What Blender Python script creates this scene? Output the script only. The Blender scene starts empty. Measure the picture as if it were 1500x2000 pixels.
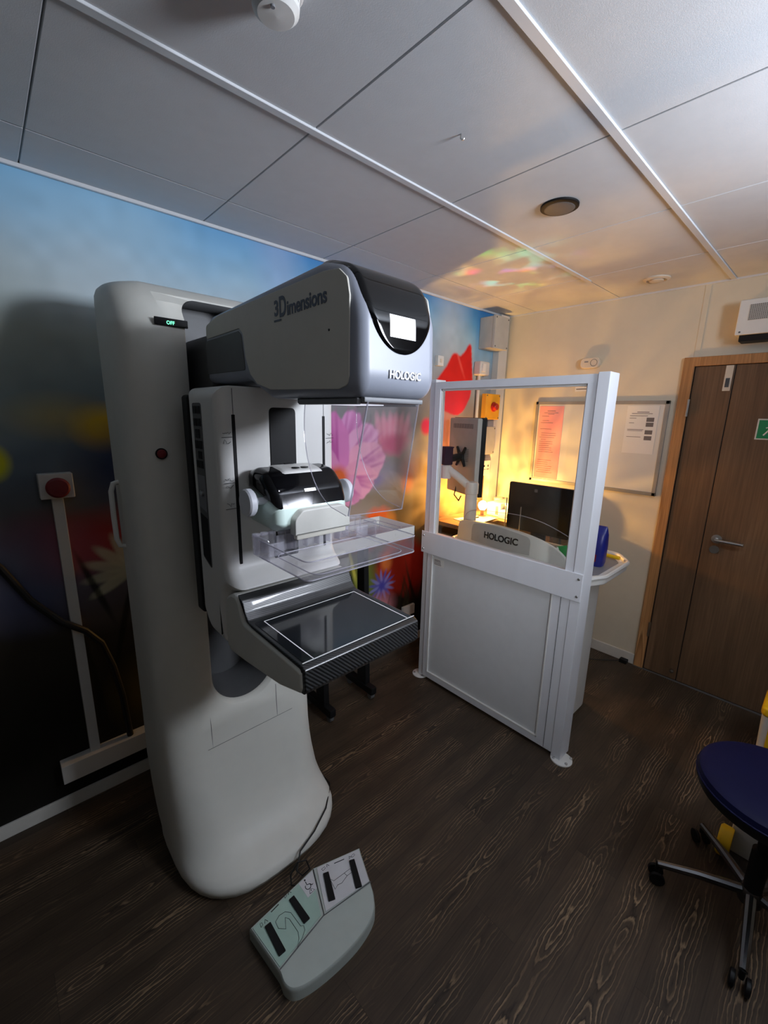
import bpy, bmesh, math, random
import numpy as np
from mathutils import Vector, Matrix
random.seed(7)
C = bpy.context.scene
COL = C.collection
PI = math.pi

# ------------------------------------------------------------------ render look
C.view_settings.view_transform = 'Standard'
C.view_settings.look = 'None'
C.view_settings.exposure = 0.0
C.view_settings.gamma = 1.0
C.view_settings.use_curve_mapping = False
C.render.engine = 'CYCLES'
C.cycles.use_denoising = True
C.cycles.max_bounces = 14
C.cycles.transparent_max_bounces = 24
C.cycles.sample_clamp_indirect = 4.0
C.cycles.caustics_reflective = False
C.cycles.caustics_refractive = False

# ------------------------------------------------------------------ materials
def lin(c):
    return tuple(((v / 255) / 12.92 if v / 255 <= 0.04045 else ((v / 255 + 0.055) / 1.055) ** 2.4) for v in c)

def new_mat(name):
    m = bpy.data.materials.new(name)
    m.use_nodes = True
    nt = m.node_tree
    return m, nt, nt.nodes['Principled BSDF'], nt.nodes['Material Output']

def mat(name, rgb, rough=0.5, metal=0.0, var=0.05, scale=18.0, bump=0.0, bscale=300.0, coat=0.0, spec=0.5, stretch=None):
    """plain surface with a slight procedural mottling of its own"""
    m, nt, b, out = new_mat(name)
    c = lin(rgb)
    tc = nt.nodes.new('ShaderNodeTexCoord')
    mp = nt.nodes.new('ShaderNodeMapping')
    if stretch: mp.inputs['Scale'].default_value = stretch
    nt.links.new(tc.outputs['Object'], mp.inputs['Vector'])
    n = nt.nodes.new('ShaderNodeTexNoise'); n.inputs['Scale'].default_value = scale; n.inputs['Detail'].default_value = 4
    nt.links.new(mp.outputs['Vector'], n.inputs['Vector'])
    r = nt.nodes.new('ShaderNodeValToRGB')
    r.color_ramp.elements[0].position = 0.3; r.color_ramp.elements[1].position = 0.7
    r.color_ramp.elements[0].color = (*[max(0, v * (1 - var)) for v in c], 1)
    r.color_ramp.elements[1].color = (*[min(1, v * (1 + var)) for v in c], 1)
    nt.links.new(n.outputs['Fac'], r.inputs['Fac'])
    nt.links.new(r.outputs['Color'], b.inputs['Base Color'])
    b.inputs['Roughness'].default_value = rough
    b.inputs['Metallic'].default_value = metal
    b.inputs['Coat Weight'].default_value = coat
    b.inputs['Specular IOR Level'].default_value = spec
    if bump:
        n2 = nt.nodes.new('ShaderNodeTexNoise'); n2.inputs['Scale'].default_value = bscale
        nt.links.new(tc.outputs['Object'], n2.inputs['Vector'])
        bp = nt.nodes.new('ShaderNodeBump'); bp.inputs['Strength'].default_value = bump; bp.inputs['Distance'].default_value = 0.002
        nt.links.new(n2.outputs['Fac'], bp.inputs['Height'])
        nt.links.new(bp.outputs['Normal'], b.inputs['Normal'])
    return m

def emit(name, rgb, strength):
    m, nt, b, out = new_mat(name)
    b.inputs['Base Color'].default_value = (0.02, 0.02, 0.02, 1)
    b.inputs['Emission Color'].default_value = (*lin(rgb), 1)
    b.inputs['Emission Strength'].default_value = strength
    return m

def clear(name, tint=(1, 1, 1), body=0.0, body_rgb=(220, 220, 228), ior=1.45, rough=0.02):
    """thin clear sheet: see-through, with a mirror sheen that grows at grazing angles"""
    m, nt, b, out = new_mat(name)
    nt.nodes.remove(b)
    tr = nt.nodes.new('ShaderNodeBsdfTransparent'); tr.inputs['Color'].default_value = (*tint, 1)
    gl = nt.nodes.new('ShaderNodeBsdfGlossy'); gl.inputs['Roughness'].default_value = rough
    lw = nt.nodes.new('ShaderNodeLayerWeight'); lw.inputs['Blend'].default_value = 0.5
    pw = nt.nodes.new('ShaderNodeMath'); pw.operation = 'POWER'; pw.inputs[1].default_value = 4.0; nt.links.new(lw.outputs['Facing'], pw.inputs[0])
    fr = nt.nodes.new('ShaderNodeMath'); fr.operation = 'MULTIPLY_ADD'; fr.inputs[1].default_value = 0.6; fr.inputs[2].default_value = ((ior - 1) / (ior + 1)) ** 2 * .8; nt.links.new(pw.outputs[0], fr.inputs[0])
    mx = nt.nodes.new('ShaderNodeMixShader')
    nt.links.new(fr.outputs[0], mx.inputs[0]); nt.links.new(tr.outputs[0], mx.inputs[1]); nt.links.new(gl.outputs[0], mx.inputs[2])
    last = mx
    if body > 0:
        df = nt.nodes.new('ShaderNodeBsdfDiffuse'); df.inputs['Color'].default_value = (*lin(body_rgb), 1)
        m2 = nt.nodes.new('ShaderNodeMixShader'); m2.inputs[0].default_value = body
        nt.links.new(mx.outputs[0], m2.inputs[1]); nt.links.new(df.outputs[0], m2.inputs[2])
        last = m2
    nt.links.new(last.outputs[0], out.inputs['Surface'])
    return m

def wood(name, dark, mid, light, axis='X', ring=9.0, rough=0.45, plank=None, lightlines=0.5, stretch=14.0):
    """long grain with cathedral figure; plank=(length, width) lays boards along X"""
    m, nt, b, out = new_mat(name)
    N = nt.nodes; Lk = nt.links.new
    tc = N.new('ShaderNodeTexCoord')
    sep = N.new('ShaderNodeSeparateXYZ'); Lk(tc.outputs['Object'], sep.inputs[0])
    vec = tc.outputs['Object']
    if plank:
        br = N.new('ShaderNodeTexBrick')
        br.inputs['Scale'].default_value = 1.0
        br.inputs['Brick Width'].default_value = plank[0]; br.inputs['Row Height'].default_value = plank[1]
        br.inputs['Mortar Size'].default_value = 0.0009; br.inputs['Mortar Smooth'].default_value = 0.2
        br.inputs['Color1'].default_value = (0, 0, 0, 1); br.inputs['Color2'].default_value = (1, 1, 1, 1)
        br.inputs['Mortar'].default_value = (0.5, 0.5, 0.5, 1); br.offset = 0.37
        Lk(tc.outputs['Object'], br.inputs['Vector'])
        sc = N.new('ShaderNodeVectorMath'); sc.operation = 'SCALE'; sc.inputs['Scale'].default_value = 37.0
        Lk(br.outputs['Color'], sc.inputs[0])
        ad = N.new('ShaderNodeVectorMath'); ad.operation = 'ADD'
        Lk(tc.outputs['Object'], ad.inputs[0]); Lk(sc.outputs[0], ad.inputs[1])
        vec = ad.outputs[0]
    mp = N.new('ShaderNodeMapping')
    s = [stretch] * 3; s['XYZ'.index(axis)] = stretch * 0.085
    mp.inputs['Scale'].default_value = s
    Lk(vec, mp.inputs['Vector'])
    nz = N.new('ShaderNodeTexNoise'); nz.inputs['Scale'].default_value = 0.75; nz.inputs['Detail'].default_value = 2.0; nz.inputs['Roughness'].default_value = 0.4
    Lk(mp.outputs[0], nz.inputs['Vector'])
    mu = N.new('ShaderNodeMath'); mu.operation = 'MULTIPLY'; mu.inputs[1].default_value = ring
    Lk(nz.outputs['Fac'], mu.inputs[0])
    fr = N.new('ShaderNodeMath'); fr.operation = 'FRACT'; Lk(mu.outputs[0], fr.inputs[0])
    rp = N.new('ShaderNodeValToRGB')
    e = rp.color_ramp.elements
    e[0].position = 0.0; e[0].color = (*lin(dark), 1)
    e[1].position = 1.0; e[1].color = (*lin(dark), 1)
    x = e.new(0.25); x.color = (*lin(mid), 1)
    x = e.new(0.80); x.color = (*lin(mid), 1)
    x = e.new(0.91); x.color = (*lin(light), 1)
    Lk(fr.outputs[0], rp.inputs['Fac'])
    # fine pores and broad dark patches
    mp2 = N.new('ShaderNodeMapping'); s2 = [120.0] * 3; s2['XYZ'.index(axis)] = 4.0; mp2.inputs['Scale'].default_value = s2
    Lk(vec, mp2.inputs['Vector'])
    n2 = N.new('ShaderNodeTexNoise'); n2.inputs['Scale'].default_value = 1.0; n2.inputs['Detail'].default_value = 3.0
    Lk(mp2.outputs[0], n2.inputs['Vector'])
    mp3 = N.new('ShaderNodeMapping'); s3 = [5.0] * 3; s3['XYZ'.index(axis)] = 1.3; mp3.inputs['Scale'].default_value = s3
    Lk(vec, mp3.inputs['Vector'])
    n3 = N.new('ShaderNodeTexNoise'); n3.inputs['Scale'].default_value = 1.0; n3.inputs['Detail'].default_value = 3.0
    Lk(mp3.outputs[0], n3.inputs['Vector'])
    # where the strong figure shows at all
    mask = N.new('ShaderNodeMapRange'); mask.inputs['From Min'].default_value = 0.42; mask.inputs['From Max'].default_value = 0.62
    Lk(n3.outputs['Fac'], mask.inputs['Value'])
    base = N.new('ShaderNodeMix'); base.data_type = 'RGBA'
    base.inputs[6].default_value = (*lin(mid), 1)
    mm = N.new('ShaderNodeMath'); mm.operation = 'MULTIPLY'; mm.inputs[1].default_value = lightlines
    Lk(mask.outputs[0], mm.inputs[0]); Lk(mm.outputs[0], base.inputs[0]); Lk(rp.outputs['Color'], base.inputs[7])
    br2 = N.new('ShaderNodeMath'); br2.operation = 'MULTIPLY_ADD'; br2.inputs[1].default_value = 0.9; br2.inputs[2].default_value = 0.55
    Lk(n2.outputs['Fac'], br2.inputs[0])
    br3 = N.new('ShaderNodeMath'); br3.operation = 'MULTIPLY_ADD'; br3.inputs[1].default_value = 1.1; br3.inputs[2].default_value = 0.45
    Lk(n3.outputs['Fac'], br3.inputs[0])
    mul = N.new('ShaderNodeMath'); mul.operation = 'MULTIPLY'; Lk(br2.outputs[0], mul.inputs[0]); Lk(br3.outputs[0], mul.inputs[1])
    fin = N.new('ShaderNodeVectorMath'); fin.operation = 'SCALE'
    Lk(base.outputs[2], fin.inputs[0]); Lk(mul.outputs[0], fin.inputs['Scale'])
    col = fin.outputs[0]
    if plank:
        mo = N.new('ShaderNodeMix'); mo.data_type = 'RGBA'
        mo.inputs[7].default_value = (*lin((16, 12, 9)), 1)
        m5 = N.new('ShaderNodeMath'); m5.operation = 'MULTIPLY'; m5.inputs[1].default_value = 0.75
        Lk(br.outputs['Fac'], m5.inputs[0])
        Lk(m5.outputs[0], mo.inputs[0]); Lk(col, mo.inputs[6]); col = mo.outputs[2]
    Lk(col, b.inputs['Base Color'])
    b.inputs['Roughness'].default_value = rough
    b.inputs['Specular IOR Level'].default_value = 0.35
    bp = N.new('ShaderNodeBump'); bp.inputs['Strength'].default_value = 0.12; bp.inputs['Distance'].default_value = 0.001
    Lk(n2.outputs['Fac'], bp.inputs['Height']); Lk(bp.outputs['Normal'], b.inputs['Normal'])
    return m

def plank_floor(name):
    """dark vinyl boards along X, each with a nested flame figure down its middle"""
    m, nt, b, out = new_mat(name)
    N = nt.nodes; Lk = nt.links.new
    def val(x):
        return x
    def mth(op, a, c=None, d=None):
        n = N.new('ShaderNodeMath'); n.operation = op
        for k, q in enumerate((a, c, d)):
            if q is None: continue
            if isinstance(q, (int, float)): n.inputs[k].default_value = q
            else: Lk(q, n.inputs[k])
        return n.outputs[0]
    tc = N.new('ShaderNodeTexCoord'); sp = N.new('ShaderNodeSeparateXYZ'); Lk(tc.outputs['Object'], sp.inputs[0])
    W, LN = 0.150, 1.22
    row = mth('FLOOR', mth('DIVIDE', sp.outputs[1], W))
    v = mth('SUBTRACT', mth('FRACT', mth('DIVIDE', sp.outputs[1], W)), 0.5)
    off = mth('MULTIPLY', mth('FRACT', mth('MULTIPLY', row, 0.3819)), LN)
    xo = mth('DIVIDE', mth('ADD', sp.outputs[0], off), LN)
    brd = mth('FLOOR', xo); u = mth('FRACT', xo)
    seed = mth('ADD', mth('MULTIPLY', row, 7.31), mth('MULTIPLY', brd, 3.17))
    wn = N.new('ShaderNodeTexWhiteNoise'); wn.noise_dimensions = '1D'; Lk(seed, wn.inputs['W'])
    def noise1(vecx, vecy, detail=2.0, rough=.5):
        c = N.new('ShaderNodeCombineXYZ'); Lk(vecx, c.inputs[0]); Lk(vecy, c.inputs[1]); Lk(mth('MULTIPLY', seed, 5.3), c.inputs[2])
        n = N.new('ShaderNodeTexNoise'); n.inputs['Scale'].default_value = 1.0; n.inputs['Detail'].default_value = detail; n.inputs['Roughness'].default_value = rough
        Lk(c.outputs[0], n.inputs['Vector']); return n.outputs['Fac']
    zero = mth('MULTIPLY', v, 0.0)
    wav = mth('MULTIPLY', mth('SUBTRACT', noise1(mth('MULTIPLY', sp.outputs[0], 3.0), zero), .5), 0.35)
    vv = mth('ADD', v, wav)
    d = mth('MULTIPLY', mth('SUBTRACT', noise1(mth('MULTIPLY', sp.outputs[0], 2.6), mth('ADD', zero, 9.0), 1.0), .5), 2.6)
    jit = mth('MULTIPLY', mth('SUBTRACT', noise1(mth('MULTIPLY', sp.outputs[0], 22.0), mth('MULTIPLY', v, 16.0), 2.0), .5), 0.22)
    r = mth('ADD', mth('SQRT', mth('ADD', mth('POWER', mth('MULTIPLY', vv, 3.4), 2.0), mth('POWER', d, 2.0))), jit)
    ring = mth('FRACT', mth('MULTIPLY', r, 4.2))
    rp = N.new('ShaderNodeValToRGB'); e = rp.color_ramp.elements
    dk, md, lt = lin((22, 16, 11)), lin((60, 49, 38)), lin((136, 114, 88))
    e[0].position = 0; e[0].color = (*dk, 1); e[1].position = 1; e[1].color = (*dk, 1)
    for p_, c_ in ((.22, md), (.62, md), (.85, lt)):
        q = e.new(p_); q.color = (*c_, 1)
    Lk(ring, rp.inputs['Fac'])
    mask = N.new('ShaderNodeMapRange'); mask.inputs['From Min'].default_value = .36; mask.inputs['From Max'].default_value = .16; mask.inputs['To Min'].default_value = 0; mask.inputs['To Max'].default_value = 1
    Lk(mth('ABSOLUTE', vv), mask.inputs['Value'])
    patch = N.new('ShaderNodeMapRange'); patch.inputs['From Min'].default_value = .38; patch.inputs['From Max'].default_value = .56
    Lk(noise1(mth('MULTIPLY', sp.outputs[0], 2.2), mth('ADD', zero, 31.0), 1.0), patch.inputs['Value'])
    k = mth('MULTIPLY', mask.outputs[0], mth('MULTIPLY_ADD', patch.outputs[0], .85, .08))
    mx = N.new('ShaderNodeMix'); mx.data_type = 'RGBA'; mx.inputs[6].default_value = (*md, 1); Lk(k, mx.inputs[0]); Lk(rp.outputs['Color'], mx.inputs[7])
    fine = noise1(mth('MULTIPLY', sp.outputs[0], 9.0), mth('MULTIPLY', sp.outputs[1], 210.0), 3.0)
    blot = noise1(mth('MULTIPLY', sp.outputs[0], 5.0), mth('MULTIPLY', sp.outputs[1], 12.0), 4.0)
    g = mth('MULTIPLY', mth('MULTIPLY_ADD', fine, .9, .55), mth('MULTIPLY', mth('MULTIPLY_ADD', blot, .9, .55), mth('MULTIPLY_ADD', wn.outputs['Value'], .35, .82)))
    ej = mth('MAXIMUM', mth('GREATER_THAN', mth('ABSOLUTE', v), .4935), mth('GREATER_THAN', mth('ABSOLUTE', mth('SUBTRACT', u, .5)), .4993))
    g = mth('MULTIPLY', g, mth('SUBTRACT', 1.0, mth('MULTIPLY', ej, .45)))
    fin = N.new('ShaderNodeVectorMath'); fin.operation = 'SCALE'; Lk(mx.outputs[2], fin.inputs[0]); Lk(g, fin.inputs['Scale'])
    Lk(fin.outputs[0], b.inputs['Base Color']); b.inputs['Roughness'].default_value = .46; b.inputs['Specular IOR Level'].default_value = .35
    bp = N.new('ShaderNodeBump'); bp.inputs['Strength'].default_value = .1; bp.inputs['Distance'].default_value = .001; Lk(fine, bp.inputs['Height']); Lk(bp.outputs['Normal'], b.inputs['Normal'])
    return m

def carbon(name):
    m, nt, b, out = new_mat(name)
    N = nt.nodes; Lk = nt.links.new
    tc = N.new('ShaderNodeTexCoord')
    w = N.new('ShaderNodeTexWave'); w.wave_type = 'BANDS'; w.bands_direction = 'DIAGONAL'
    w.inputs['Scale'].default_value = 62.0; w.inputs['Distortion'].default_value = 0.0
    mp = N.new('ShaderNodeMapping'); mp.inputs['Scale'].default_value = (1.0, 1.0, 1.0)
    Lk(tc.outputs['Object'], mp.inputs[0]); Lk(mp.outputs[0], w.inputs['Vector'])
    r = N.new('ShaderNodeValToRGB')
    r.color_ramp.elements[0].color = (*lin((14, 15, 16)), 1); r.color_ramp.elements[1].color = (*lin((50, 51, 52)), 1)
    r.color_ramp.elements[0].position = 0.35; r.color_ramp.elements[1].position = 0.7
    Lk(w.outputs['Fac'], r.inputs['Fac']); Lk(r.outputs['Color'], b.inputs['Base Color'])
    b.inputs['Roughness'].default_value = 0.34; b.inputs['Coat Weight'].default_value = 0.3
    return m

def perforated(name, rgb, hole, scale):
    """painted sheet with rows of small punched holes"""
    m, nt, b, out = new_mat(name)
    N = nt.nodes; Lk = nt.links.new
    tc = N.new('ShaderNodeTexCoord')
    v = N.new('ShaderNodeTexVoronoi'); v.inputs['Scale'].default_value = scale; v.inputs['Randomness'].default_value = 0.0
    Lk(tc.outputs['Object'], v.inputs['Vector'])
    r = N.new('ShaderNodeValToRGB'); r.color_ramp.interpolation = 'CONSTANT'
    r.color_ramp.elements[0].color = (*lin(hole), 1); r.color_ramp.elements[1].color = (*lin(rgb), 1); r.color_ramp.elements[1].position = 0.36
    Lk(v.outputs['Distance'], r.inputs['Fac']); Lk(r.outputs['Color'], b.inputs['Base Color'])
    b.inputs['Roughness'].default_value = 0.5
    return m

M = {}
M['white'] = mat('white_plastic', (222, 222, 218), 0.42, var=0.015, bump=0.02)
M['white_soft'] = mat('off_white_shell', (214, 214, 206), 0.5, var=0.02, bump=0.04, bscale=500)
M['beige'] = mat('warm_grey_panel', (208, 205, 194), 0.55, var=0.02, bump=0.03)
M['blue_grey'] = mat('blue_grey_shell', (150, 155, 168), 0.38, var=0.02)
M['dark_grey'] = mat('dark_grey_plastic', (84, 85, 86), 0.5)
M['mid_grey'] = mat('mid_grey_plastic', (124, 126, 130), 0.5)
M['black'] = mat('black_plastic', (15, 15, 16), 0.55, spec=0.25)
M['gloss_black'] = mat('gloss_black', (8, 8, 10), 0.08, coat=0.0, spec=0.3)
M['panel_black'] = mat('imaging_surface_black', (22, 24, 27), 0.09, coat=0.2)
M['carbon'] = carbon('carbon_weave')
M['seam'] = mat('seam_line', (96, 97, 98), 0.7)
M['paint_white'] = mat('painted_white_line', (235, 235, 235), 0.5, var=0.01)
M['ink'] = mat('pen_ink', (28, 30, 36), 0.6)
M['text_grey'] = mat('grey_lettering', (78, 84, 98), 0.5, var=0.01)
M['text_white'] = mat('white_lettering', (248, 248, 250), 0.4, var=0.0)
M['text_black'] = mat('black_lettering', (14, 14, 15), 0.5, var=0.0)
M['mint'] = mat('pale_mint_plastic', (196, 216, 208), 0.38, var=0.01)
M['alu'] = mat('silver_painted_frame', (224, 227, 233), 0.42, metal=0.0, var=0.02, stretch=(1, 1, 0.1))
M['board'] = mat('grey_white_board', (214, 217, 219), 0.55, var=0.02)
M['steel'] = mat('brushed_steel', (190, 190, 188), 0.28, metal=1.0, var=0.04)
M['chrome'] = mat('dull_chrome', (118, 118, 120), 0.25, metal=1.0)
M['red'] = mat('red_button_plastic', (170, 26, 22), 0.4)
M['dark_red'] = mat('dull_red_button', (120, 30, 34), 0.5)
M['yellow'] = mat('orange_yellow_box', (232, 166, 28), 0.5)
M['bin_yellow'] = mat('bin_yellow', (236, 190, 20), 0.5)
M['navy'] = mat('navy_vinyl', (8, 12, 50), 0.6, bump=0.1, spec=.2)
M['blue_bag'] = mat('blue_printed_film', (24, 32, 112), 0.35, var=0.12, scale=40)
M['green'] = mat('green_plastic', (26, 140, 66), 0.4)
M['sign_green'] = mat('sign_green', (20, 130, 80), 0.5, var=0.01)
M['cream'] = mat('cream_wall_paint', (214, 206, 186), 0.75, var=0.015, bump=0.05, bscale=220)
M['ceiling'] = mat('ceiling_tile_white', (204, 207, 210), 0.85, var=0.02, bump=0.12, bscale=420)
M['ceiling_bar'] = mat('ceiling_bar_white', (206, 209, 212), 0.5, var=0.01)
M['gap'] = mat('shadow_gap_grey', (66, 68, 70), 0.9)
M['skirting'] = mat('white_skirting', (214, 212, 204), 0.5)
M['trunk'] = mat('white_trunking', (206, 206, 202), 0.5, var=0.015)
M['box_grey'] = mat('pale_grey_enclosure', (178, 178, 172), 0.5)
M['paper'] = mat('white_paper', (226, 226, 222), 0.8, var=0.01)
M['pink'] = mat('pink_paper', (240, 160, 156), 0.8, var=0.02)
M['print'] = mat('grey_print', (104, 100, 100), 0.8)
M['wb'] = mat('whiteboard_enamel', (216, 216, 210), 0.25, var=0.01)
M['wb_frame'] = mat('whiteboard_frame', (156, 154, 148), 0.4, metal=0.3)
M['floor'] = plank_floor('dark_plank_floor')
M['door'] = wood('walnut_door', (58, 42, 30), (106, 82, 60), (122, 96, 72), 'Z', ring=3.0, rough=0.45, lightlines=0.6, stretch=9.0)
M['oak'] = wood('oak_frame', (120, 84, 50), (168, 124, 80), (188, 146, 100), 'Z', ring=9.0, rough=0.5, lightlines=0.9, stretch=10.0)
M['counter'] = wood('counter_wood', (92, 70, 48), (150, 120, 86), (170, 140, 104), 'X', ring=5.0, rough=0.4)
M['glass'] = clear('clear_glazing', (0.965, 0.97, 0.965), ior=1.4, rough=0.0)
M['clear'] = clear('clear_plastic', (0.975, 0.97, 0.98), body=0.025, ior=1.45)
M['clear_rib'] = clear('clear_plastic_thick', (0.93, 0.925, 0.95), body=0.13, ior=1.5)
M['edge_highlight'] = clear('clear_edge_highlight', (0.78, 0.78, 0.82), body=0.32, body_rgb=(225, 222, 232), ior=1.5)  # pale body colour paints highlights along the rims of clear sheets
M['screen'] = emit('white_screen', (236, 242, 255), 3.2)
M['small_screen'] = emit('white_readout', (240, 245, 255), 2.2)
M['green_text'] = emit('green_readout', (110, 255, 190), 2.0)
M['bulb'] = emit('warm_bulb', (255, 196, 110), 42.0)
M['perf'] = perforated('perforated_grille', (176, 176, 172), (86, 86, 84), 130.0)
M['ivory'] = mat('ivory_plastic', (214, 204, 186), 0.45)
M['orange_cloth'] = mat('orange_fabric', (206, 112, 50), 0.8)
M['black_cloth'] = mat('black_fabric', (22, 20, 20), 0.85)
M['pedal'] = mat('pedal_shell', (178, 187, 181), 0.5, var=0.03, bump=0.05)
M['pedal_pale'] = mat('pedal_pale_sticker', (210, 211, 214), 0.55)
M['pedal_mint'] = mat('pedal_mint_sticker', (164, 192, 180), 0.55)
M['cable'] = mat('black_cable', (14, 14, 14), 0.5)

# ------------------------------------------------------------------ mesh helpers
class MB:
    def __init__(self): self.bm = bmesh.new()
    def add(self, verts, faces, smooth=True):
        vs = [self.bm.verts.new(v) for v in verts]
        for f in faces:
            try:
                fc = self.bm.faces.new([vs[i] for i in f]); fc.smooth = smooth
            except ValueError: pass
        return vs
    def box(self, lo, hi, bev=0.0, seg=2, mtx=None):
        b = bmesh.new()
        bmesh.ops.create_cube(b, size=1.0)
        lo, hi = Vector(lo), Vector(hi)
        for v in b.verts:
            v.co = Vector(((lo[i] + hi[i]) / 2 + v.co[i] * (hi[i] - lo[i])) for i in range(3))
        if bev > 0:
            bmesh.ops.bevel(b, geom=b.edges[:], offset=min(bev, 0.49 * min(hi[i] - lo[i] for i in range(3))), segments=seg, affect='EDGES', profile=0.5)
        self._merge(b, mtx); return self
    def _merge(self, b, mtx=None):
        if mtx is not None: b.transform(mtx)
        me = bpy.data.meshes.new('tmp'); b.to_mesh(me); b.free()
        self.bm.from_mesh(me); bpy.data.meshes.remove(me)
    def prism(self, poly, axis, a0, a1, bev=0.0, seg=2):
        """polygon in the two remaining axes (in order), extruded along axis"""
        b = bmesh.new(); k = 'XYZ'.index(axis)
        def mk(p, a):
            q = [p[0], p[1]]; q.insert(k, a); return q
        n = len(poly)
        v0 = [b.verts.new(mk(p, a0)) for p in poly]; v1 = [b.verts.new(mk(p, a1)) for p in poly]
        b.faces.new(v0); b.faces.new(v1)
        for i in range(n): b.faces.new([v0[i], v0[(i + 1) % n], v1[(i + 1) % n], v1[i]])
        bmesh.ops.recalc_face_normals(b, faces=b.faces[:])
        if bev > 0:
            es = [e for e in b.edges if (e.verts[0] in v0) == (e.verts[1] in v0)]
            bmesh.ops.bevel(b, geom=es, offset=bev, segments=seg, affect='EDGES', profile=0.5)
        self._merge(b); return self
    def loft(self, secs, closed=True, cap=True):
        n = len(secs[0]); vs = [p for s in secs for p in s]; fs = []
        for i in range(len(secs) - 1):
            for j in range(n if closed else n - 1):
                a = i * n + j; c = i * n + (j + 1) % n
                fs.append((a, c, c + n, a + n))
        if cap and closed:
            fs.append(tuple(range(n - 1, -1, -1))); fs.append(tuple(range((len(secs) - 1) * n, len(secs) * n)))
        self.add(vs, fs); return self
    def lathe(self, prof, origin, axis='Z', n=28):
        """prof: list of (radius, height along axis)"""
        o = Vector(origin); k = 'XYZ'.index(axis); secs = []
        for r, h in prof:
            s = []
            for i in range(n):
                t = 2 * PI * i / n; q = [r * math.cos(t), r * math.sin(t)]; q.insert(k, h); s.append(o + Vector(q))
            secs.append(s)
        return self.loft(secs)
    def tube(self, pts, r, n=8):
        pts = [Vector(p) for p in pts]; secs = []; up = None
        for i, p in enumerate(pts):
            t = (pts[min(i + 1, len(pts) - 1)] - pts[max(i - 1, 0)]).normalized()
            if up is None: up = Vector((0, 0, 1)) if abs(t.z) < 0.9 else Vector((1, 0, 0))
            a = t.cross(up).normalized(); bb = a.cross(t).normalized(); up = bb
            rr = r[i] if isinstance(r, (list, tuple)) else r
            secs.append([p + a * (rr * math.cos(2 * PI * j / n)) + bb * (rr * math.sin(2 * PI * j / n)) for j in range(n)])
        return self.loft(secs)
    def build(self, name, m, parent=None, sharp=35, wn=True, **kw):
        bmesh.ops.recalc_face_normals(self.bm, faces=self.bm.faces[:])
        me = bpy.data.meshes.new(name); self.bm.to_mesh(me); self.bm.free()
        me.polygons.foreach_set('use_smooth', [True] * len(me.polygons))
        me.set_sharp_from_angle(angle=math.radians(sharp))
        if m is not None: me.materials.append(m)
        o = bpy.data.objects.new(name, me); COL.objects.link(o)
        if wn:
            wm = o.modifiers.new('normals', 'WEIGHTED_NORMAL'); wm.keep_sharp = True; wm.weight = 80
        place(o, parent)
        for k, v in kw.items(): o[k] = v
        return o

def world_loc(o):
    v = Vector((0, 0, 0))
    while o is not None:
        v += o.location; o = o.parent
    return v

def place(o, parent):
    """parts are modelled in room coordinates; the origin of a thing is its base point"""
    if parent is not None:
        o.parent = parent
        o.location = -world_loc(parent) if o.data is not None else o.location

def thing(name, label, cat, loc=(0, 0, 0), group=None):
    o = bpy.data.objects.new(name, None); COL.objects.link(o)
    o.location = loc; o.empty_display_size = 0.05
    tag(o, label, cat, group); return o

def tag(o, label, cat, group=None):
    o['label'] = label; o['category'] = cat
    if group: o['group'] = group
    return o

def struct(o):
    o['kind'] = 'structure'; return o

def offset_poly(P, d):
    """inward offset of a counter-clockwise polygon"""
    n = len(P); out = []
    for i in range(n):
        a = Vector(P[i - 1]); b = Vector(P[i]); c = Vector(P[(i + 1) % n])
        e1 = (b - a).normalized(); e2 = (c - b).normalized()
        n1 = Vector((-e1.y, e1.x)); n2 = Vector((-e2.y, e2.x))
        nn = n1 + n2
        if nn.length < 1e-6: nn = n1
        nn = nn.normalized(); k = max(0.5, nn.dot(n1))
        out.append(b + nn * (d / k))
    return out

def area2(P): return sum(P[i][0] * P[(i + 1) % len(P)][1] - P[(i + 1) % len(P)][0] * P[i][1] for i in range(len(P)))

def rounded(poly, radii, seg=6):
    """polygon with arcs at its corners"""
    n = len(poly); out = []
    if not isinstance(radii, (list, tuple)): radii = [radii] * n
    for i in range(n):
        a, b, c = Vector(poly[i - 1]), Vector(poly[i]), Vector(poly[(i + 1) % n]); r = radii[i]
        if r <= 0: out.append(tuple(b)); continue
        e1 = (a - b); e2 = (c - b); l1, l2 = e1.length, e2.length; e1.normalize(); e2.normalize()
        ang = e1.angle(e2); t = min(r / math.tan(ang / 2), 0.48 * l1, 0.48 * l2)
        p, q = b + e1 * t, b + e2 * t
        for k in range(seg + 1):
            s = k / seg
            out.append(tuple((1 - s) ** 2 * p + 2 * s * (1 - s) * b + s * s * q))
    return out

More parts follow.
